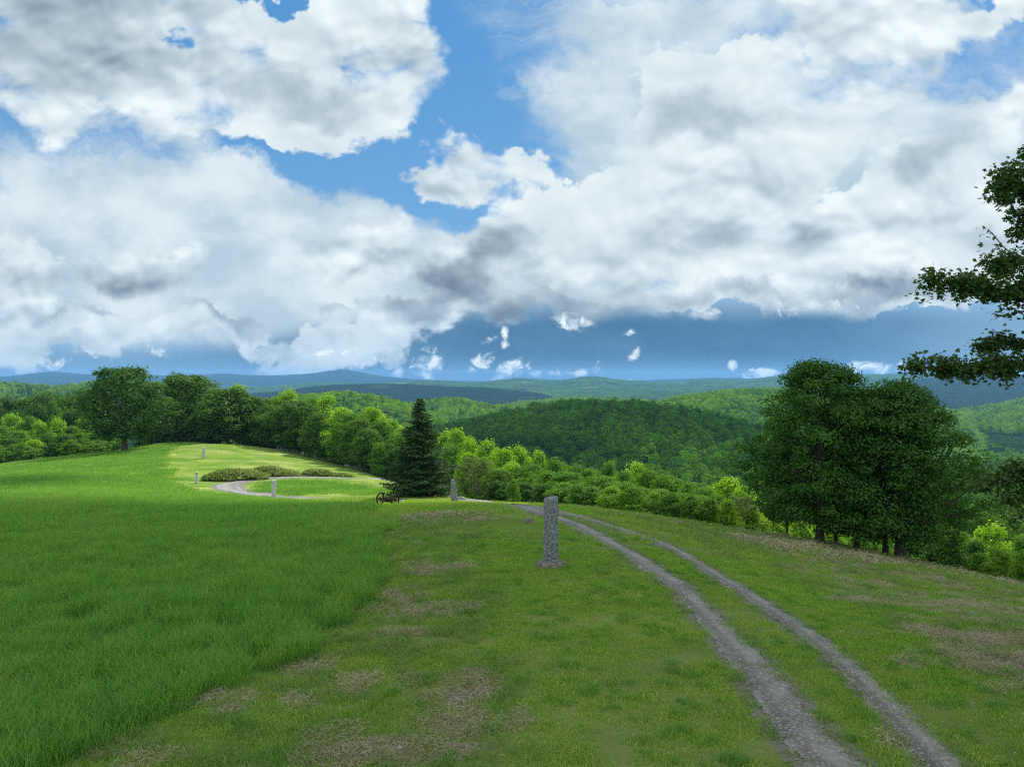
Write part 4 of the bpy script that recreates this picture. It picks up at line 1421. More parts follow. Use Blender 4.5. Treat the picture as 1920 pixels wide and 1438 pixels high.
# bushes just over the crest on the right
for (px, tp, w, d, k) in [(1130, 893, 84, 58, 'spread'), (1172, 905, 70, 54, 'spread'), (1110, 912, 60, 54, 'shrub'), (1205, 915, 60, 53, 'shrub'), (1240, 918, 70, 54, 'spread'), (1280, 925, 66, 53, 'shrub'), (1310, 930, 70, 52, 'spread'),
                          (1345, 928, 60, 52, 'shrub'), (1385, 930, 66, 51, 'olive'), (1150, 930, 60, 51, 'shrub_pale'), (1225, 940, 50, 50, 'shrub_pale'), (1260, 950, 50, 49, 'shrub'), (1330, 955, 50, 48, 'shrub'), (1365, 962, 44, 47, 'shrub_pale'),
                          (1060, 905, 66, 58, 'shrub'), (1085, 920, 50, 54, 'shrub'), (1025, 910, 60, 60, 'dark_shrub'), (985, 908, 50, 62, 'dark_shrub'), (955, 905, 60, 66, 'dark_shrub'), (930, 912, 40, 66, 'dark_shrub'), (962, 925, 24, 60, 'shrub'),
                          (1185, 945, 56, 49, 'shrub'), (1295, 955, 44, 48, 'shrub'), (1410, 960, 60, 50, 'shrub_pale'), (1450, 968, 60, 56, 'shrub_pale'), (1500, 975, 60, 58, 'shrub_pale'), (1560, 985, 60, 58, 'shrub_pale'), (1620, 990, 60, 58, 'shrub'),
                          (1480, 950, 80, 66, 'spring'), (1560, 960, 80, 66, 'spring'), (1640, 975, 80, 62, 'mid')]:
    plant_px(pick(k), px, tp, w * 1.1, d, 'shrub' if 'shrub' in k else 'broadleaf_tree', {'spread': 'sunlit spreading bush-like tree over the right crest', 'shrub': 'leafy green shrub along the right crest',
             'shrub_pale': 'pale yellow green shrub along the right crest', 'dark_shrub': 'dark shrub in the shade beside the birch', 'olive': 'olive green small tree left of the big maples',
             'spring': 'bright young tree glimpsed behind the big maple trunks', 'mid': 'green tree glimpsed behind the big maple trunks'}[k], 'shrub' if 'shrub' in k else 'tree', 'bushes along the right crest')
# shrubs beyond the field at the right edge
for (px, tp, w, d, k) in [(1800, 1000, 80, 54, 'mid'), (1860, 985, 90, 60, 'spring'), (1925, 1005, 80, 55, 'mid'), (1830, 1015, 60, 48, 'dark_shrub'), (1790, 1030, 66, 44, 'shrub'), (1870, 1025, 70, 46, 'shrub'), (1915, 1035, 70, 42, 'shrub'),
                          (1880, 1058, 60, 38.5, 'shrub_pale'), (1925, 1078, 50, 36, 'shrub_pale'), (1840, 1045, 50, 41, 'shrub'), (1960, 1060, 60, 38, 'shrub'), (1760, 1020, 70, 50, 'dark_shrub'), (1900, 945, 120, 95, 'oak'), (1850, 960, 90, 90, 'oak'), (1960, 970, 90, 80, 'oak')]:
    plant_px(pick(k), px, tp, w * 1.1, d, 'shrub' if 'shrub' in k else 'broadleaf_tree', {'mid': 'mid green young tree below the right field', 'spring': 'bright green young tree below the right field', 'dark_shrub': 'blue green dark shrub right of the big maples',
             'shrub': 'leafy shrub at the lower edge of the right field', 'shrub_pale': 'pale shrub at the right edge of the field', 'oak': 'dark tree far down the slope at the right edge'}[k], 'shrub' if 'shrub' in k else 'tree', 'growth below the right field')
# extra filling of the slope under the right belt
for i in range(34):
    px = rnd.uniform(880, 1420)
    d = rnd.uniform(60, 100)
    tp = float(np.interp(px, [880, 1000, 1100, 1250, 1420], [872, 885, 900, 918, 930])) + rnd.uniform(-10, 22) - (d - 60) * 0.35
    k = rnd.choice(['mid', 'spring', 'mid', 'spread', 'oak'])
    plant_px(pick(k), px, tp, rnd.uniform(46, 70), d, 'broadleaf_tree', 'young tree packed into the sunlit belt below the right crest', 'tree', 'packed young trees below the right crest')

plant_px(P_['olive'][0], 893, 858, 68, 72, 'birch_tree', 'small grey green birch with pale trunk beside the lane', 'tree')


# ------------------------------------------------------------------ the big maples at the right
def big_maple(px, row, d, h, w, seed, label, z0, n_clump, per, leaf, r0, prof='round', name='maple_tree', mat='leaf_clump', off=0.0):
    b = ground_at(px, row) if d is None else at_dist(px, d)
    rng = np.random.default_rng(seed)
    cl = envelope_clumps(rng, n_clump, w / 2, z0, h * 0.965, lambda t: math.sin(math.pi * (0.17 + 0.80 * t)) ** 0.62, .04 * h, .115 * h, 0.42, 0.3)
    cl[:, 0] += off
    # hanging sprays round the skirt
    me = crown_mesh('crown', rng, cl, per, leaf, 0.62, 0.4, 0.75, 0.34, 0.12)
    o = empty(name, b)
    obj('crown', me, M[mat], o)
    trunk_and_limbs('trunk', rng, h, r0, z0 * 0.95, cl, 46, M['bark'], o, lean=0.02)
    tag(o, label, 'tree', 'maples of the big clump on the right')
    return o


big_maple(1537, 1019, 40.5, 10.1, 8.3, 101, 'largest maple of the right clump with dark thick trunk', 1.0, 300, 150, 0.15, 0.24)
big_maple(1688, 1047, 38.8, 9.5, 6.9, 102, 'rightmost maple of the clump with the widest trunk', 1.0, 280, 150, 0.15, 0.30)
big_maple(1606, 1032, 42.0, 9.2, 6.2, 103, 'middle maple of the right clump', 1.2, 210, 140, 0.15, 0.17)
big_maple(1476, 1006, 42.0, 6.3, 3.6, 104, 'small thin-stemmed maple at the left end of the clump', 1.0, 110, 90, 0.14, 0.08)
big_maple(1567, 1022, 42.5, 7.8, 4.2, 105, 'slim maple close right of the largest one', 1.4, 120, 90, 0.14, 0.13)
big_maple(1660, 1042, 40.0, 7.6, 4.0, 106, 'slim maple close left of the widest trunk', 1.2, 120, 90, 0.14, 0.17)
big_maple(1745, 1050, 42.0, 6.6, 4.4, 107, 'low maple at the right foot of the clump', 0.2, 150, 90, 0.14, 0.10)


# ------------------------------------------------------------------ spruce
def spruce(b, h, w, seed, label):
    rng = np.random.default_rng(seed)
    P, Nn, S, TI = [], [], [], []
    mb = MB()
    z = 0.25
    while z < h * 0.985:
        t = z / h
        R0 = w / 2 * ((1 - t) ** 0.82) * (0.86 + 0.14 * math.sin(z * 5.0 + seed)) * (0.7 + 0.3 * min(1, t * 7))
        nb = max(5, int(15 * (1 - t) + 5))
        for k in range(nb):
            a = rng.uniform(0, 6.283)
            L = R0 * rng.uniform(0.78, 1.12) + 0.12
            dz0 = rng.uniform(-.05, .1)
            m = int(22 + 46 * L)
            s = rng.random(m) ** 0.7
            lat = rng.normal(0, 1, m) * 0.16 * L * (1.15 - s) ** 0.5
            rad = s * L
            droop = -0.30 * L * s + 0.20 * L * s ** 3
            x = rad * math.cos(a) - lat * math.sin(a)
            y = rad * math.sin(a) + lat * math.cos(a)
            zz = z + dz0 + droop - np.abs(lat) * 0.35 + rng.normal(0, 0.035, m)
            P.append(np.stack([x, y, zz], -1))
            Nn.append(unit(np.stack([np.cos(a) * 0.35 * np.ones(m), np.sin(a) * 0.35 * np.ones(m), np.ones(m)], -1) + 0.45 * rng.normal(size=(m, 3))))
            S.append(rng.uniform(0.12, 0.24, m))
            TI.append(np.full(m, rng.random()) * 0.5 + rng.random(m) * 0.5)
            if k % 2 == 0:
                mb.tube([(0, 0, z), (L * .5 * math.cos(a), L * .5 * math.sin(a), z - .13 * L), (L * .95 * math.cos(a), L * .95 * math.sin(a), z - .12 * L)], [.035 * (1.2 - t), .02, .006], 4, False)
        z += 0.17 + 0.10 * (1 - t)
    P, Nn, S, TI = map(np.concatenate, (P, Nn, S, TI))
    V, Q = cards(P, Nn, S, rng, 0.42, 0.2)
    me = mesh_np('crown', V, Q)
    attr(me, 'tint', np.repeat(TI, 4))
    o = empty('spruce_tree', b)
    obj('crown', me, M['needle'], o)
    mb.tube([(0, 0, -.5), (0, 0, .3), (0, 0, h * .5), (0, 0, h * 0.98)], [.26, .2, .12, .02], 9)
    mb.build('trunk', M['bark'], o)
    return tag(o, label, 'tree')


spb = at_dist(787, 63)
spruce(Vector((spb.x, spb.y, spb.z)), CAMZ - (745 - HY) / F * 63 - spb.z, 182 / F * 63, 5, 'dark conical spruce standing behind the old mower')


# ------------------------------------------------------------------ junipers inside the bend
def juniper(px0, px1, row, toprow, seed, label):
    a, b = ground_at(px0, row), ground_at(px1, row)
    c = (a + b) / 2
    c.z = float(H(c.x, c.y))
    w = (b - a).length
    hh = (row - toprow) / F * c.y * 0.62
    rng = np.random.default_rng(seed)
    n = int(w * 26)
    th = rng.uniform(0, 6.283, n)
    q = np.sqrt(rng.random(n))
    x, y = q * np.cos(th) * w / 2, q * np.sin(th) * w * 0.16
    z = H(c.x + x, c.y + y) - c.z + hh * (1 - q ** 2.2) ** 0.7 * (0.62 + 0.5 * (vnoise(x / 1.7, y / 1.7, seed))) + 0.1
    cl = np.stack([x, y, z, rng.uniform(.35, .75, n)], -1)
    me = crown_mesh('foliage', rng, cl, 60, 0.26, 0.42, 0.2, 0.6)
    o = empty('juniper_shrub', c)
    obj('foliage', me, M['juniper'], o)
    mb = MB()
    for k in range(26):
        i = rng.integers(0, n)
        mb.tube([(x[i] * .4, y[i] * .4, float(H(c.x + x[i] * .4, c.y + y[i] * .4)) - c.z - .1), (x[i] * .8, y[i] * .8, z[i] * .6), (x[i], y[i], z[i])], [.05, .035, .01], 5, False)
    mb.build('stem', M['bark'], o)
    return tag(o, label, 'shrub', 'spreading junipers inside the bend')


juniper(388, 502, 899, 872, 3, 'left half of the long spreading juniper above the lane bend')
juniper(462, 560, 893, 870, 4, 'yellower right half of the long spreading juniper above the lane')
juniper(566, 622, 892, 876, 5, 'small spreading juniper to the right of the long one')
juniper(622, 656, 894, 889, 6, 'low flat juniper remnant beside the lane')


# ------------------------------------------------------------------ overhanging maple at the right edge
def lobed_leaf():
    pts = [(0, -.5), (.12, -.28), (.42, -.34), (.34, -.1), (.55, .12), (.26, .12), (.16, .2), (0, .58), (-.16, .2), (-.26, .12), (-.55, .12), (-.34, -.1), (-.42, -.34), (-.12, -.28)]
    V = np.array([(0, 0, .04)] + [(x, y, -0.10 * (x * x + y * y) * 2) for x, y in pts])
    T = [(0, i, i % len(pts) + 1) for i in range(1, len(pts) + 1)]
    return V, np.array(T)


def near_maple():
    rng = np.random.default_rng(77)
    D0 = 14.0
    base = Vector((13.2, 14.6, 0))
    base.z = float(H(base.x, base.y))
    o = empty('maple_tree', base)

    def w(px, py, d):
        return np.array([(px - CX) / F * d, d, CAMZ - (py - HY) / F * d]) - np.array(base)
    mb = MB()
    tr = [(0, 0, -.5), (0, 0, .2), (.05, .1, 2.0), (-.1, .1, 4.0), (.1, 0, 6.5), (.0, .1, 9.0), (.1, 0, 11.2)]
    mb.tube(tr, [.62, .46, .38, .33, .26, .16, .05], 14)
    L = []
    # limbs reaching into the picture: list of photo-pixel directions with distance
    limbs = [
        ([(2080, 700, 14.3), (1985, 672, 14.1), (1920, 680, 14.0), (1870, 686, 13.9), (1815, 690, 13.8), (1765, 688, 13.8), (1722, 690, 13.8)], .13, 1.0, 0.42),
        ([(2080, 600, 14.3), (1990, 560, 14.0), (1920, 548, 13.8), (1860, 545, 13.7), (1800, 535, 13.6), (1752, 524, 13.6)], .10, 1.0, 0.44),
        ([(2080, 560, 14.4), (1985, 470, 14.1), (1935, 430, 14.0), (1902, 395, 13.9), (1888, 350, 13.9), (1900, 305, 13.9)], .10, 1.0, 0.40),
        ([(2080, 520, 14.0), (2000, 500, 13.4), (1945, 490, 13.2), (1898, 478, 13.2), (1862, 440, 13.2)], .07, .25, 0.22),
        ([(2090, 860, 14.3), (1990, 870, 14.4), (1930, 880, 14.4), (1880, 895, 14.4), (1845, 910, 14.4)], .10, 1.0, 0.42),
        ([(2090, 830, 14.3), (2010, 850, 14.1), (1960, 905, 14.0), (1920, 930, 14.0), (1892, 935, 14.0)], .07, 1.0, 0.34),
        ([(2080, 420, 14.8), (2010, 330, 14.8), (1960, 300, 14.8), (1930, 290, 14.8)], .09, 1.0, 0.4),
        ([(2080, 480, 14.5), (1970, 400, 14.3), (1925, 360, 14.2), (1880, 340, 14.2)], .07, .9, 0.36),
        ([(2080, 640, 14.2), (1985, 620, 14.0), (1930, 560, 13.9), (1880, 500, 13.9), (1850, 490, 13.9)], .06, .8, 0.34),
        ([(2080, 590, 14.2), (1985, 590, 13.8), (1930, 583, 13.6), (1885, 592, 13.5), (1868, 590, 13.5)], .05, .12, 0.16),
        ([(2080, 690, 14.4), (1990, 640, 14.5), (1930, 650, 14.5), (1880, 640, 14.4), (1850, 650, 14.3)], .06, .9, 0.3),
        ([(2080, 640, 14.4), (1990, 600, 14.5), (1925, 520, 14.5), (1890, 490, 14.5), (1865, 505, 14.5)], .07, .9, 0.36),
    ]
    for (pp, r, dens, spread) in limbs:
        P = smooth_path([tuple(w(*q)) for q in pp], 0.12)
        st = np.array([tr[3][0], tr[3][1], max(1.5, P[0][2] - 0.8)])
        P = np.vstack([[st, (st + P[0]) / 2 + [0, 0, .15]], P])
        n = len(P)
        mb.tube(P, r * (1 - np.linspace(0, 1, n)) ** 1.3 * .8 + .008, 7, False)
        m = int(n * 2.9)
        for k in range(m):
            i = rng.integers(int(n * .18), n)
            t = i / n
            dr = unit(rng.normal(size=3) * np.array([1.0, .9, .55]) + unit(P[min(i + 1, n - 1)] - P[i - 1]) * .5)
            ln = rng.uniform(.25, 1.0) * spread * (1.25 - 0.5 * t)
            e = P[i] + dr * ln
            e[2] -= 0.10 * ln
            mid = (P[i] + e) / 2 + [0, 0, .04 * ln]
            mb.tube([P[i], mid, e], [.012, .008, .003], 4, False)
            nl = int(ln * 165 * dens * rng.uniform(.6, 1.4)) + (3 if dens > .3 else 0)
            if nl < 1:
                continue
            s = rng.uniform(.25, 1.08, nl)
            L.append(P[i] + (e - P[i]) * s[:, None] + rng.normal(0, .11, (nl, 3)) * [1, 1, .65])
    # the part of the crown outside the picture
    for k in range(150):
        a, zz = rng.uniform(0, 6.28), rng.uniform(3.2, 12.2)
        R1 = 4.2 * math.sin(math.pi * min(1, (zz - 2.0) / 11.0)) ** .6 * rng.uniform(.5, 1)
        c = np.array([R1 * math.cos(a) + .9, R1 * math.sin(a), zz])
        if (c[0] + base.x) / (c[1] + base.y) < 0.80:
            continue
        mb.tube([(0.05, .05, zz * .75), c * [.5, .5, 1] - [0, 0, zz * .1], c], [.05, .03, .006], 4, False)
        L.append(c + rng.normal(0, 1, (90, 3)) * [.42, .42, .22])
    mb.build('trunk', M['bark'], o)
    P = np.vstack(L)
    n = len(P)
    LV, LT = lobed_leaf()
    Nn = unit(rng.normal(size=(n, 3)) * .6 + [0, 0, .9])
    t = unit(np.cross(Nn, rng.normal(size=(n, 3))))
    b = np.cross(Nn, t)
    s = rng.uniform(.06, .11, n)[:, None]
    V = P[:, None] + (t[:, None] * LV[None, :, 0, None] + b[:, None] * LV[None, :, 1, None] + Nn[:, None] * LV[None, :, 2, None]) * s[:, None]
    T = (LT[None] + (np.arange(n) * len(LV))[:, None, None]).reshape(-1, 3)
    me = mesh_np('crown', V.reshape(-1, 3), T)
    attr(me, 'tint', np.repeat(rng.random(n), len(LV)))
    obj('crown', me, M['leaf_near'], o)
    tag(o, 'near maple whose branches reach in from the right edge', 'tree')


near_maple()


# ------------------------------------------------------------------ granite posts
def stone_block(name, rng, w, d, h, taper=(1, 1), nseg=(7, 6, 26), amp=0.02, prof=None, mat=None, parent=None, tilt_top=0.0):
    """rough split block: a box grid pushed about by noise"""
    nx, ny, nz = nseg
    bmx = []
    faces = []
    ids = {}

    def vid(i, j, k):
        key = (i, j, k)
        if key not in ids:
            fx, fy, fz = i / nx * 2 - 1, j / ny * 2 - 1, k / nz
            # soften the long edges
            e = 1 - 0.07 * (abs(fx) ** 6) * (abs(fy) ** 6)
            sw, sd = (1 + (taper[0] - 1) * fz, 1 + (taper[1] - 1) * fz)
            if prof:
                a, b = prof(fz)
                sw, sd = sw * a, sd * b
            x, y, z = fx * w / 2 * e * sw, fy * d / 2 * e * sd, fz * h
            if k == nz:
                z += -0.02 * h * (fx * fx + fy * fy) * .5 + tilt_top * fx
            sd0 = int(seed0)
            n1 = float(vnoise(x * 9 + z * 2 + 5, y * 9 + z * 7, sd0)) + float(vnoise(x * 3 + 1, z * 3.5 + y * 3, sd0 + 1)) * 1.6 - 1.3
            n2 = float(vnoise(y * 9 + z * 2 + 5, x * 9 + z * 7, sd0 + 2)) + float(vnoise(y * 3 + 8, z * 3.1 + x * 3, sd0 + 3)) * 1.6 - 1.3
            x += n1 * amp * (1 if abs(fx) > .99 else .4)
            y += n2 * amp * (1 if abs(fy) > .99 else .4)
            ids[key] = len(bmx)
            bmx.append((x, y, z))
        return ids[key]
    seed0 = rng.integers(1, 9999)
    for k in range(nz):
        for i in range(nx):
            faces.append((vid(i, 0, k), vid(i + 1, 0, k), vid(i + 1, 0, k + 1), vid(i, 0, k + 1)))
            faces.append((vid(i + 1, ny, k), vid(i, ny, k), vid(i, ny, k + 1), vid(i + 1, ny, k + 1)))
        for j in range(ny):
            faces.append((vid(0, j + 1, k), vid(0, j, k), vid(0, j, k + 1), vid(0, j + 1, k + 1)))
            faces.append((vid(nx, j, k), vid(nx, j + 1, k), vid(nx, j + 1, k + 1), vid(nx, j, k + 1)))
    for i in range(nx):
        for j in range(ny):
            faces.append((vid(i, j, nz), vid(i + 1, j, nz), vid(i + 1, j + 1, nz), vid(i, j + 1, nz)))
            faces.append((vid(i, j + 1, 0), vid(i + 1, j + 1, 0), vid(i + 1, j, 0), vid(i, j, 0)))
    me = bpy.data.meshes.new(name)
    me.from_pydata(bmx, [], faces)
    me.polygons.foreach_set('use_smooth', [True] * len(me.polygons))
    me.update()
    o = obj(name, me, mat, parent)
    return o


GP = 'granite posts along the lane'


def post(px, row, d, top, wpx, label, seed, mat='granite', lean=(0, 0), prof=None, depth=0.8, taper=(.86, .9), rz=0.3, tilt=0.0, extra=0.0):
    b = ground_at(px, row) if d is None else at_dist(px, d)
    rng = np.random.default_rng(seed)
    h = CAMZ - (top - HY) / F * b.y - b.z
    o = empty('granite_post', b, 0)
    s = stone_block('shaft', rng, wpx / F * b.y, wpx / F * b.y * depth, h + 0.15, taper, mat=M[mat], parent=o, prof=prof, amp=0.032 if wpx > 20 else .03, tilt_top=tilt)
    s.location.z = -0.15
    s.rotation_euler = (lean[1], lean[0], rz)
    tag(o, label, 'stone post', GP)
    return o, rng


o1, rng1 = post(1033, 1061, None, 931, 25, 'tall rough granite post in the foreground on a stone base', 4, rz=0.38, taper=(.9, .9), depth=.85, tilt=0.03, prof=lambda z: (1 - 0.10 * math.exp(-((z - .12) / .1) ** 2) * 0 + 0.03 * math.sin(z * 9), 1))
bs = stone_block('base_stone', rng1, 1.05, .72, .23, (.74, .68), (14, 10, 4), .13, mat=M['fieldstone'], parent=o1)
bs.location = (0, -0.02, -.09)
bs.rotation_euler = (0, 0.03, 0.1)
post(853, 941, 54, 898, 11.5, 'pointed granite post leaning left beside the spruce', 5, 'granite', (-.09, 0), lambda z: ((1.05 - 0.75 * max(0, z - .62) ** 1.0 * 1.6) * (1 if z < .93 else .8), 1), .5, (1, 1), 0.15)
post(513, 932, 82, 900, 8.5, 'granite post streaked with pale lichen inside the hairpin bend', 6, 'granite_pale', (0.02, 0))
post(368, 908, 104, 885, 6.0, 'whitish granite post left of the hairpin bend', 7, 'granite_pale', (0.04, 0))
post(381, 859, 136, 838.5, 6.0, 'farthest granite post high on the mown slope', 8, 'granite_pale', (0.06, 0))


def boulder(px, row, size, label, seed, mat='fieldstone', name='stone', flat=.55, group=None):
    b = ground_at(px, row)
    rng = np.random.default_rng(seed)
    o = stone_block(name, rng, size, size * .75, size * flat, (.6, .6), (6, 6, 4), size * .12, mat=M[mat])
    o.location = (b.x, b.y, b.z - size * flat * .25)
    o.rotation_euler = (0, 0, rng.uniform(0, 3))
    return tag(o, label, 'stone', group)


boulder(753, 941, .42, 'pale round stone at the right wheel of the old mower', 12, 'granite_pale', flat=.8)
boulder(866, 937, .62, 'low grey stone at the foot of the pointed post', 13, 'granite')
boulder(991, 981, .5, 'flat dark stone in the lawn left of the foreground post', 14)
boulder(750, 1407, .12, 'small pale stone in the bare patch at the bottom', 15, 'granite_pale')
boulder(660, 1328, .10, 'small grey stone in the rough grass', 16, 'granite')
boulder(832, 941, .22, 'small stone in the grass under the spruce', 17, 'granite_pale')
boulder(812, 943, .26, 'small pale stone in front of the spruce', 18, 'granite_pale')
boulder(162, 874, .8, 'pale stone lying alone in the left field', 19, 'granite_pale', flat=.3)


# ------------------------------------------------------------------ dry stone wall under the trees
def stone_wall():
    pts = [(520, 844), (560, 851), (600, 862), (640, 873), (680, 883), (720, 891), (745, 896)]
    P = smooth_path([(*ground_at(a, b - 1.0)[:2], 0) for a, b in pts], 0.55)
    P[:, 1] += 0.8
    b = Vector((P[0][0], P[0][1], float(H(P[0][0], P[0][1]))))
    o = empty('stone_wall', b)
    rng = np.random.default_rng(3)
    src = []
    for i in range(4):
        s = stone_block('stone', rng, .62, .5, .42, (.75, .75), (2, 2, 2), .06, mat=M['granite_pale' if i % 2 else 'fieldstone'])
        src.append(s.data)
        bpy.data.objects.remove(s)
    k = 0
    for i in range(0, len(P)):
        for lay in range(2):
            if k >= 290:
                break
            x, y = P[i][0] + rng.normal(0, .12), P[i][1] + rng.normal(0, .18)
            q = bpy.data.objects.new('stone', src[int(rng.integers(0, 4))])
            col.objects.link(q)
            q.parent = o
            q.location = (x - b.x, y - b.y, float(H(x, y)) - b.z - .12 + lay * .34)
            q.rotation_euler = (rng.normal(0, .15), rng.normal(0, .15), rng.uniform(0, 6))
            sc = rng.uniform(.7, 1.35)
            q.scale = (sc, sc, sc * rng.uniform(.8, 1.1))
            k += 1
    tag(o, 'tumbled dry stone wall running along the foot of the tree belt', 'stone wall')


stone_wall()


# ------------------------------------------------------------------ old horse-drawn mower
def mower():
    b = at_dist(727, 48.5)
    o = empty('hay_mower', b, R(-28))
    Z = Vector((0, 0, 1))
    Rw = 0.385

    def wheel(x):
        w = empty('wheel', (0, 0, 0))
        w.parent = o
        w.location = (x, 0, Rw)
        mb = MB()
        n = 36
        V, Q = [], []
        for i in range(n):
            a = 2 * math.pi * i / n
            for (rr, xx) in ((Rw, -.055), (Rw, .055), (Rw - .035, .055), (Rw - .035, -.055)):
                V.append((xx, rr * math.cos(a), rr * math.sin(a)))
        for i in range(n):
            for k in range(4):
                Q.append((i * 4 + k, i * 4 + (k + 1) % 4, ((i + 1) % n) * 4 + (k + 1) % 4, ((i + 1) % n) * 4 + k))
        mb.add(V, Q)
        for i in range(18):
            a = 2 * math.pi * i / 18
            mb.tube([(-.05, (Rw + .008) * math.cos(a), (Rw + .008) * math.sin(a)), (.05, (Rw + .008) * math.cos(a + .08), (Rw + .008) * math.sin(a + .08))], .012, 4)
        mb.build('rim', M['iron'], w)
        for i in range(8):
            a = 2 * math.pi * i / 8 + .2
            s = MB()
            s.tube([(0, .05 * math.cos(a), .05 * math.sin(a)), (0, (Rw - .02) * math.cos(a), (Rw - .02) * math.sin(a))], [.017, .012], 6)
            s.build('spoke', M['iron'], w)
        hb = MB()
        hb.tube([(-.1, 0, 0), (-.09, 0, 0), (.09, 0, 0), (.1, 0, 0)], [.04, .075, .075, .04], 12)
        hb.build('hub', M['iron'], w)
    wheel(-.62)
    wheel(.62)
    ax = MB()
    ax.tube([(-.7, 0, Rw), (.7, 0, Rw)], .03, 8)
    ax.build('axle', M['iron'], o)
    gb = MB()
    gb.box((.02, .02, Rw), (.34, .26, .22))
    gb.tube([(-.3, 0, Rw), (-.15, 0, Rw), (.2, 0, Rw), (.35, 0, Rw)], [.07, .13, .13, .07], 12)
    gb.tube([(.0, -.1, Rw + .02), (-.1, -.45, Rw - .1)], .035, 7)
    gb.build('gear_case', M['iron'], o)
    fr = MB()
    fr.tube([(-.42, .05, Rw + .05), (-.1, .28, Rw + .04), (.42, .05, Rw + .05)], .028, 6)
    fr.tube([(-.45, -.12, Rw - .12), (.45, -.12, Rw - .12)], .03, 6)
    fr.tube([(-.45, -.12, Rw - .12), (-.45, .05, Rw + .05)], .025, 6)
    fr.tube([(.45, -.12, Rw - .12), (.45, .05, Rw + .05)], .025, 6)
    fr.build('frame', M['iron'], o)
    sp = MB()
    sp.tube([(-.02, .05, Rw + .1), (-.08, -.02, Rw + .16), (-.18, -.12, Rw + .34), (-.26, -.2, Rw + .40)], [.028, .026, .022, .02], 6)
    sp.build('seat_spring', M['iron'], o)
    V, Q = [], []
    nr, ns = 5, 18
    for side in (0, 1):
        for i in range(nr + 1):
            for k in range(ns):
                a = 2 * math.pi * k / ns
                r = i / nr
                V.append((-.28 + .22 * r * math.cos(a), -.22 + .19 * r * math.sin(a), Rw + .405 + .06 * r ** 3 - .018 * side))
        o0 = side * (nr + 1) * ns
        for i in range(nr):
            for k in range(ns):
                q = (o0 + i * ns + k, o0 + i * ns + (k + 1) % ns, o0 + (i + 1) * ns + (k + 1) % ns, o0 + (i + 1) * ns + k)
                Q.append(q if side == 0 else q[::-1])
    for k in range(ns):
        a, c = nr * ns + k, nr * ns + (k + 1) % ns
        o0 = (nr + 1) * ns
        Q.append((a, c, o0 + c, o0 + a))
    st = MB()
    st.add(V, Q)
    st.build('seat', M['iron'], o)
    lv = MB()
    lv.tube([(.26, .1, Rw), (.22, -.02, Rw + .28), (.12, -.14, Rw + .52)], [.022, .018, .014], 6)
    lv.tube([(.12, -.14, Rw + .52), (.08, -.18, Rw + .60)], .024, 6)
    lv.build('lever', M['iron'], o)
    tn = MB()
    tn.tube([(.05, .15, Rw + .05), (.1, 1.0, Rw - .08), (.14, 1.9, .12)], [.05, .045, .04], 6)
    tn.build('tongue', M['bark'], o)
    cb = MB()
    cb.box((1.2, .12, .1), (1.1, .07, .04))
    for i in range(12):
        cb.tube([(.72 + i * .09, .14, .1), (.72 + i * .09, .26, .09)], [.018, .004], 4)
    cb.tube([(.5, -.05, Rw - .15), (.68, .1, .12)], .035, 6)
    cb.box((.7, .12, .12), (.14, .26, .12))
    cb.build('cutter_bar', M['iron'], o)
    tag(o, 'rusty horse-drawn mower with two iron wheels and a pan seat', 'farm mower')


mower()


# ------------------------------------------------------------------ grass
def blade_patch(rng, n, radius, hmin, hmax, width, bend, mat, segs=3, square=False):
    th = rng.uniform(0, 6.283, n)
    q = np.sqrt(rng.random(n)) * radius
    base = np.stack([q * np.cos(th), q * np.sin(th), np.full(n, -0.03)], -1)
    a = rng.uniform(0, 6.283, n)
    dirv = np.stack([np.cos(a), np.sin(a), np.zeros(n)], -1)
    sid = np.stack([-np.sin(a), np.cos(a), np.zeros(n)], -1)
    # turn the flat side at random
    tw = rng.uniform(-1.2, 1.2, n)[:, None]
    sid = unit(sid * np.cos(tw) + dirv * np.sin(tw))
    h = rng.uniform(hmin, hmax, n)[:, None]
    bd = h * rng.uniform(0.15, 1.0, n)[:, None] * bend
    V = []
    for s in range(segs):
        t = s / segs
        c = base + dirv * bd * t ** 2 + np.array([0, 0, 1.0]) * (h * (t - 0.25 * bend * t ** 2 * .6))
        wv = width * (1 - 0.55 * t) * rng.uniform(.8, 1.2, n)[:, None] / 2
        V += [c - sid * wv, c + sid * wv]
    V.append(base + dirv * bd + np.array([0, 0, 1.0]) * h * (1 - .15 * bend))
    nv = 2 * segs + 1
    V = np.stack(V, 1).reshape(-1, 3)
    o = (np.arange(n) * nv)[:, None]
    T = []
    for s in range(segs - 1):
        T += [o + [2 * s, 2 * s + 1, 2 * s + 3], o + [2 * s, 2 * s + 3, 2 * s + 2]]
    T.append(o + [2 * segs - 2, 2 * segs - 1, 2 * segs])
    T = np.stack(T, 1).reshape(-1, 3)
    me = mesh_np('blades', V, T)
    attr(me, 'tint', np.repeat(rng.random(n), nv))
    me.materials.append(mat)
    return bpy.data.objects.new('src', me)


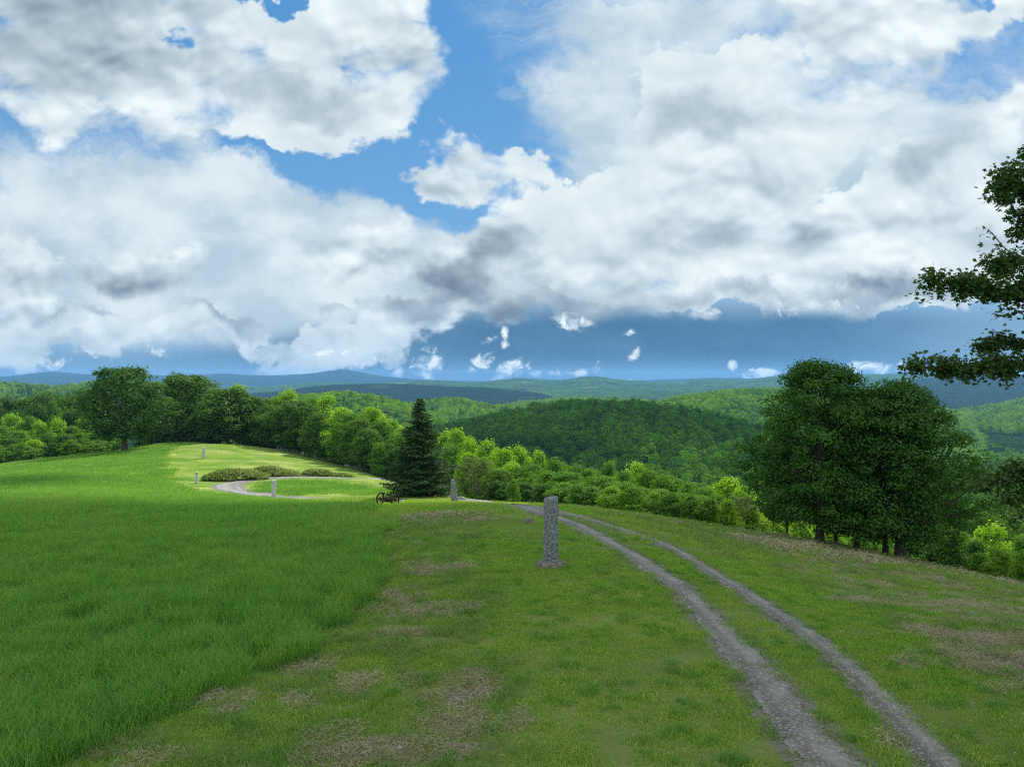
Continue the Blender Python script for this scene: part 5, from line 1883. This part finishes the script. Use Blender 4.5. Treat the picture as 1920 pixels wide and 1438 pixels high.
def lying_patch(rng, n, radius, lmin, lmax, width, mat, lift=.05):
    th = rng.uniform(0, 6.283, n)
    q = np.sqrt(rng.random(n)) * radius
    b = np.stack([q * np.cos(th), q * np.sin(th), rng.uniform(0.0, lift, n)], -1)
    a = rng.uniform(0, 6.283, n)
    L = rng.uniform(lmin, lmax, n)[:, None]
    dv = unit(np.stack([np.cos(a), np.sin(a), rng.normal(.12, .22, n)], -1))
    sd = unit(np.cross(dv, rng.normal(size=(n, 3))))
    bow = np.array([0, 0, 1.0]) * L * rng.uniform(-.05, .22, n)[:, None]
    m = b + dv * L * .5 + bow
    e = b + dv * L
    w = width / 2
    V = np.stack([b - sd * w, b + sd * w, m - sd * w, m + sd * w, e], 1).reshape(-1, 3)
    o = (np.arange(n) * 5)[:, None]
    T = np.stack([o + [0, 1, 3], o + [0, 3, 2], o + [2, 3, 4]], 1).reshape(-1, 3)
    me = mesh_np('stalks', V, T)
    attr(me, 'tint', np.repeat(rng.random(n), 5))
    me.materials.append(mat)
    return bpy.data.objects.new('src', me)


def field_pts(n, d0, d1, keep, rng, umax=0.95):
    """even scatter over the ground between two distances, inside the cone of view and a little more"""
    y = np.sqrt(rng.uniform(d0 ** 2, d1 ** 2, n))
    u = rng.uniform(-umax, umax, n)
    x = u * y
    k = keep(x, y)
    x, y = x[k], y[k]
    return np.stack([x, y, H(x, y)], -1)


grng = np.random.default_rng(99)
M['tuft_blade'] = grass_mat('tuft_blade', (0.045, 0.19, 0.02), (0.11, 0.29, 0.03), (0.2, 0.34, 0.06), 0.35, 31.0)
cone_area = lambda a, b: 0.95 * (b * b - a * a)


def lay(name, srcs, d0, d1, per_m2, keep, smin, smax, label, hvar=None, cat='grass'):
    n = int(cone_area(d0, d1) * per_m2)
    p = field_pts(n, d0, d1, keep, grng)
    m = len(p)
    s = grng.uniform(smin, smax, m)
    hv = s * (hvar(p[:, 0], p[:, 1]) if hvar is not None else 1.0)
    return instancer(name, p, np.stack([s, s, hv], -1), grng.uniform(0, 6.283, m), grng.integers(0, len(srcs), m), srcs, label, cat)


def keep_tall(x, y):
    return tall_mask(x, y) & (on_track(x, y) > 1.15)


def keep_lawn(x, y):
    r = on_track(x, y)
    st = straw_mask(x, y) + 0.8 * fbm(x / .7, y / .7, 55, 3)
    return (~tall_mask(x, y)) & (r > 0.92 + 0.25 * grng.random(x.shape)) & (st < 0.30 + 0.75 * grng.random(x.shape)) & (H(x, y) > -13) & (fbm(x / .35, y / .35, 58, 2) > -0.24 + .1 * grng.random(x.shape))


def rough_zone(x, y):
    """the scruffier grass: left of the mown strip and down the right slope"""
    r = on_track(x, y)
    left = (x < -0.10 * y + 1.6 + 0.8 * fbm(x / 2, y / 2, 66, 3)) & (y < 34)
    rx = np.interp(y, PR[:, 1][::-1] if PR[0, 1] > PR[-1, 1] else PR[:, 1], PR[:, 0][::-1] if PR[0, 1] > PR[-1, 1] else PR[:, 0])
    right = (x > rx + 2.6 + 1.2 * fbm(x / 2, y / 2, 67, 3))
    return (~tall_mask(x, y)) & (left | right) & (r > 1.3)


def tall_h(x, y):
    return 0.62 + 0.9 * (fbm(x / 2.4, y / 3.5, 88, 3) + 0.5) * (0.75 + 0.5 * vnoise(x / .5, y / .5, 89))


mk = lambda k, f: [f(np.random.default_rng(k + i)) for i in range(4)]
lay('tall_grass', mk(500, lambda r: blade_patch(r, 260, .36, .22, .52, .009, .75, M['tall_blade'], 4)), 6.5, 30, 9.0, keep_tall, .8, 1.25,
    'long uncut meadow grass in the left foreground', tall_h)
lay('tall_grass', mk(510, lambda r: blade_patch(r, 230, .8, .24, .50, .02, .6, M['tall_blade'], 3)), 30, 66, 2.2, keep_tall, .8, 1.25,
    'long meadow grass running up to the near crest', tall_h)
lay('tall_grass', mk(520, lambda r: blade_patch(r, 200, 1.6, .20, .42, .05, .6, M['tall_blade'], 2)), 66, 170, .5, keep_tall, .8, 1.25,
    'long meadow grass on the far left slope', tall_h)
lay('lawn_grass', mk(530, lambda r: blade_patch(r, 300, .36, .03, .11, .011, .9, M['lawn_blade'], 2)), 6.5, 27, 9.0, keep_lawn, .8, 1.2,
    'short mown grass around the foreground post')
lay('lawn_grass', mk(540, lambda r: blade_patch(r, 260, .8, .04, .11, .024, .8, M['lawn_blade'], 2)), 27, 62, 1.9, keep_lawn, .8, 1.2,
    'short mown grass up to the crest')
lay('rough_grass', mk(550, lambda r: blade_patch(r, 110, .30, .06, .22, .008, 1.1, M['rough_blade'], 3)), 8.0, 30, 6.0, lambda x, y: rough_zone(x, y) & keep_lawn(x, y), .7, 1.3,
    'scruffy regrown grass between the dry patches')
lay('rough_grass', mk(560, lambda r: blade_patch(r, 110, .7, .08, .24, .02, 1.0, M['rough_blade'], 3)), 30, 50, 1.8, lambda x, y: rough_zone(x, y) & keep_lawn(x, y), .7, 1.3,
    'scruffy grass along the right crest')


def keep_straw(x, y):
    st = straw_mask(x, y) + 0.55 * fbm(x / .8, y / .8, 57, 3)
    return (st > 0.30 + 0.35 * grng.random(x.shape)) & (~tall_mask(x, y)) & (on_track(x, y) > 1.0)


lay('dry_grass', mk(570, lambda r: lying_patch(r, 170, .30, .04, .20, .006, M['straw'])), 8.0, 32, 9.0, keep_straw, .7, 1.2,
    'dead straw-coloured grass lying in matted patches', cat='dry grass')
lay('dry_grass', mk(580, lambda r: lying_patch(r, 90, .7, .15, .45, .02, M['straw'], .1)), 32, 62, 1.6, keep_straw, .7, 1.2,
    'dead grass matted along the right crest', cat='dry grass')
lay('grass_tufts', mk(595, lambda r: blade_patch(r, 60, .16, .08, .24, .010, 1.1, M['tuft_blade'], 3)), 8.0, 30, 2.6,
    lambda x, y: keep_lawn(x, y) & (fbm(x / 1.5, y / 1.5, 91, 3) > -0.06), .5, 1.2, 'darker clumps of coarser grass in the mown strip')
# edge tufts spilling over the ruts
lay('track_grass', mk(590, lambda r: blade_patch(r, 30, .11, .05, .15, .010, 1.1, M['rough_blade'], 2)), 8.0, 34, 34.0,
    lambda x, y: (np.abs(on_track(x, y) - 1.0) < .10 + 0.34 * grng.random(x.shape)), .6, 1.5, 'small grass tufts along the edges of the ruts')


def seed_head(rng):
    # thin flowering stem with a loose pale head
    o = blade_patch(rng, 7, .25, .55, .78, .006, .35, M['straw_pale'], 3)
    return o


M['straw_pale'] = grass_mat('straw_pale', (0.20, 0.26, 0.06), (0.32, 0.33, 0.12), (0.45, 0.42, 0.22), 0.3)
lay('seed_heads', mk(600, seed_head), 8.0, 34, 2.2, lambda x, y: keep_tall(x, y) & (fbm(x / 3, y / 3, 71, 3) > 0.0), .7, 1.1,
    'thin pale flowering stems among the long grass', cat='grass')


def flower_src(rng, c):
    n = 1
    P = np.stack([rng.normal(0, .02, n), rng.normal(0, .02, n), rng.uniform(.0, .03, n)], -1)
    V, Q = cards(P, unit(rng.normal(size=(n, 3)) * .4 + [0, 0, 1]), np.full(n, .028), rng, 1.0, 0.05)
    me = mesh_np('flower', V, Q)
    me.materials.append(c)
    return bpy.data.objects.new('src', me)


def plain(name, c):
    m, g, out = new_mat(name)
    b = g.node('ShaderNodeBsdfDiffuse')
    b.inputs['Color'].default_value = c + (1,)
    g.nt.links.new(b.outputs[0], out.inputs['Surface'])
    return m


FL = [plain('petal_white', (0.75, 0.76, 0.72)), plain('petal_yellow', (0.75, 0.6, 0.06))]
fp = field_pts(5200, 9, 60, lambda x, y: (on_track(x, y) > 1.4) & (fbm(x / 5, y / 5, 72, 3) > -.05), grng)
fp[:, 2] += np.where(tall_mask(fp[:, 0], fp[:, 1]), .38, .06)
fp = fp[:2600]
instancer('wildflowers', fp, np.random.default_rng(2).uniform(.6, 1.2, len(fp)), np.zeros(len(fp)), (np.random.default_rng(3).random(len(fp)) < .45).astype(int), [flower_src(np.random.default_rng(1), FL[0]), flower_src(np.random.default_rng(2), FL[1])],
          'tiny white and yellow flowers dotted over the grass', 'wildflowers')


def pebbles():
    rng = np.random.default_rng(8)
    srcs = []
    for i in range(4):
        s = stone_block('p', rng, 1, .8, .5, (.6, .6), (2, 2, 1), .12, mat=M['pebble'])
        col.objects.unlink(s)
        for pg in s.data.polygons:
            pg.use_smooth = False
        srcs.append(s)
    pts, sc = [], []
    for P, n in ((PL, 5200), (PR, 4200)):
        i = rng.integers(0, len(P), n)
        T = np.gradient(P[:, :2], axis=0)
        T /= np.linalg.norm(T, axis=1)[:, None]
        off = rng.normal(0, .5, n) * P[i, 2]
        x = P[i, 0] + T[i, 1] * off + rng.normal(0, .05, n)
        y = P[i, 1] - T[i, 0] * off + rng.normal(0, .05, n)
        k = y < 38
        pts.append(np.stack([x[k], y[k], H(x[k], y[k]) + .026], -1))
        sc.append(rng.uniform(.008, .022, k.sum()) * np.where(rng.random(k.sum()) < .06, 2.0, 1.0))
    pts, sc = np.concatenate(pts), np.concatenate(sc)
    instancer('gravel_stones', pts, sc, np.stack([rng.uniform(0, .3, len(pts)), rng.uniform(0, .3, len(pts)), rng.uniform(0, 6, len(pts))], -1), rng.integers(0, 4, len(pts)), srcs,
              'loose stones lying in the wheel ruts', 'gravel')


pebbles()


# ------------------------------------------------------------------ unseen clouds, shaped to shade the hilltop and the round hill
def cloud_mat():
    m, g, out = new_mat('cloud')
    b = g.node('ShaderNodeBsdfDiffuse')
    b.inputs['Color'].default_value = (0.9, 0.92, 0.95, 1)
    g.nt.links.new(b.outputs[0], out.inputs['Surface'])
    return m


M['cloud'] = cloud_mat()


def cloud(shade_pts, alt, seed, label, thick=60):
    """heap cloud standing at altitude alt up-sun of the ground it shades; shade_pts rows x, y, radius"""
    rng = np.random.default_rng(seed)
    import bmesh
    bm = bmesh.new()
    bmesh.ops.create_icosphere(bm, subdivisions=4, radius=1.0)
    B = np.array([v.co[:] for v in bm.verts])
    Fc = np.array([[v.index for v in f.verts] for f in bm.faces])
    bm.free()
    Vs, Fs, n = [], [], 0
    for (x, y, r) in shade_pts:
        t = (alt + (4 if y < 200 else 60)) / SUN_DIR.z
        c = np.array([x + SUN_DIR.x * t, y + SUN_DIR.y * t, alt])
        k = 1 + 0.30 * fbm(B[:, 0] * 2.1 + x, B[:, 1] * 2.1 + B[:, 2] * 1.7 + y, seed, 4)
        V = B * k[:, None] * np.array([r, r, r * .55])
        V[:, 2] = np.where(V[:, 2] < 0, V[:, 2] * .35, V[:, 2])
        Vs.append(V + c)
        Fs.append(Fc + n)
        n += len(B)
    me = mesh_np('cloud', np.vstack(Vs), np.vstack(Fs), True)
    o = obj('cloud', me, M['cloud'])
    return tag(o, label, kind='structure')


cloud([(-55, -10, 52), (-15, -18, 52), (25, -12, 50), (62, -22, 52), (-95, -18, 50), (-35, -60, 60), (30, -70, 60), (95, -60, 60), (-20, 22, 26), (10, 20, 24), (38, 8, 26), (-50, 25, 30), (22, 30, 12), (-85, 55, 34), (-72, 84, 24), (-120, 70, 40)], 900, 5,
      'heap cloud high to the right that shades the foreground')
cloud([(20, 560, 100), (90, 640, 110), (-20, 680, 90), (60, 480, 70), (120, 540, 70), (0, 450, 60), (-90, 610, 70)], 900, 6, 'heap cloud that shades the round hill')


# ------------------------------------------------------------------ air
def haze():
    m, g, out = new_mat('haze')
    pv = g.node('ShaderNodeVolumePrincipled')
    pv.inputs['Color'].default_value = (0.24, 0.53, 0.96, 1)
    pv.inputs['Density'].default_value = 0.000078
    pv.inputs['Anisotropy'].default_value = 0.2
    g.nt.links.new(pv.outputs[0], out.inputs['Volume'])
    mb = MB()
    z0, z1 = -240.0, 90.0
    mb.box((0, 0, (z0 + z1) / 2), (23400, 23400, z1 - z0))
    o = mb.build('haze', m, smooth=False)
    tag(o, 'thin blue air over the valley', kind='stuff')


if True:
    haze()


# ------------------------------------------------------------------ a label of its own for every tree and bush
def label_plants():
    marks = [(15, 'at the left frame edge'), (75, 'in the left corner of the wood'), (135, 'in the middle of the left wood'), (185, 'just left of the lone maple'),
             (262, 'behind the lone maple'), (330, 'just right of the lone maple'), (400, 'above the farthest granite post'), (470, 'at the left end of the wall'),
             (530, 'above the granite post in the bend'), (590, 'above the small juniper'), (645, 'over the middle of the stone wall'), (700, 'near the right end of the wall'),
             (745, 'just left of the spruce'), (815, 'behind the spruce'), (868, 'behind the pointed post'), (920, 'around the birch'), (975, 'between birch and foreground post'),
             (1033, 'just left of the foreground post'), (1095, 'just right of the foreground post'), (1150, 'below the peak of the round hill'), (1210, 'right of the round hill peak'),
             (1270, 'halfway from foreground post to big maples'), (1335, 'approaching the big maples'), (1400, 'just left of the big maples'), (1480, 'at the left foot of the big maples'),
             (1600, 'behind the big maple trunks'), (1740, 'behind the widest maple trunk'), (1810, 'just right of the big maples'), (1870, 'near the lower right field edge'), (9999, 'at the right frame edge')]
    ords = ['leftmost', 'second from left', 'third from left', 'fourth from left', 'fifth from left', 'sixth from left', 'seventh from left', 'eighth from left', 'ninth from left', 'tenth from left', 'eleventh from left']
    kinds = {'leaf_mid': 'mid green', 'leaf_spring': 'bright yellow green', 'leaf_fresh': 'pale green', 'leaf_maple': 'dark green', 'leaf_dark': 'very dark green', 'leaf_olive': 'grey green'}
    buckets = {}
    for o in col.objects:
        if o.parent is None and o.get('group') in PLANT_GROUPS:
            px = CX + F * o.location.x / o.location.y
            mk = next(m for lim, m in marks if px < lim)
            leaf = next((c.data.materials[0].name for c in o.children if c.name.startswith('crown')), 'leaf_mid')
            kind = kinds.get(leaf, 'green') + (' shrub' if o['category'] == 'shrub' else ' tree')
            hh = next((c.scale.z for c in o.children if c.name.startswith('crown')), 1)
            buckets.setdefault((kind, mk), []).append((px, o))
    for (kind, mk), lst in buckets.items():
        lst.sort(key=lambda q: q[0])
        for i, (px, o) in enumerate(lst):
            o['label'] = kind + ' ' + mk + (', ' + ords[min(i, 10)] + ' there' if len(lst) > 1 else '')


PLANT_GROUPS = {'trees of the belt along the stone wall', 'low growth in front of the wall belt', 'back row of the left wood', 'front row of the left wood', 'shrubs at the foot of the left wood',
                'bushes along the right crest', 'growth below the right field', 'packed young trees below the right crest'}
label_plants()
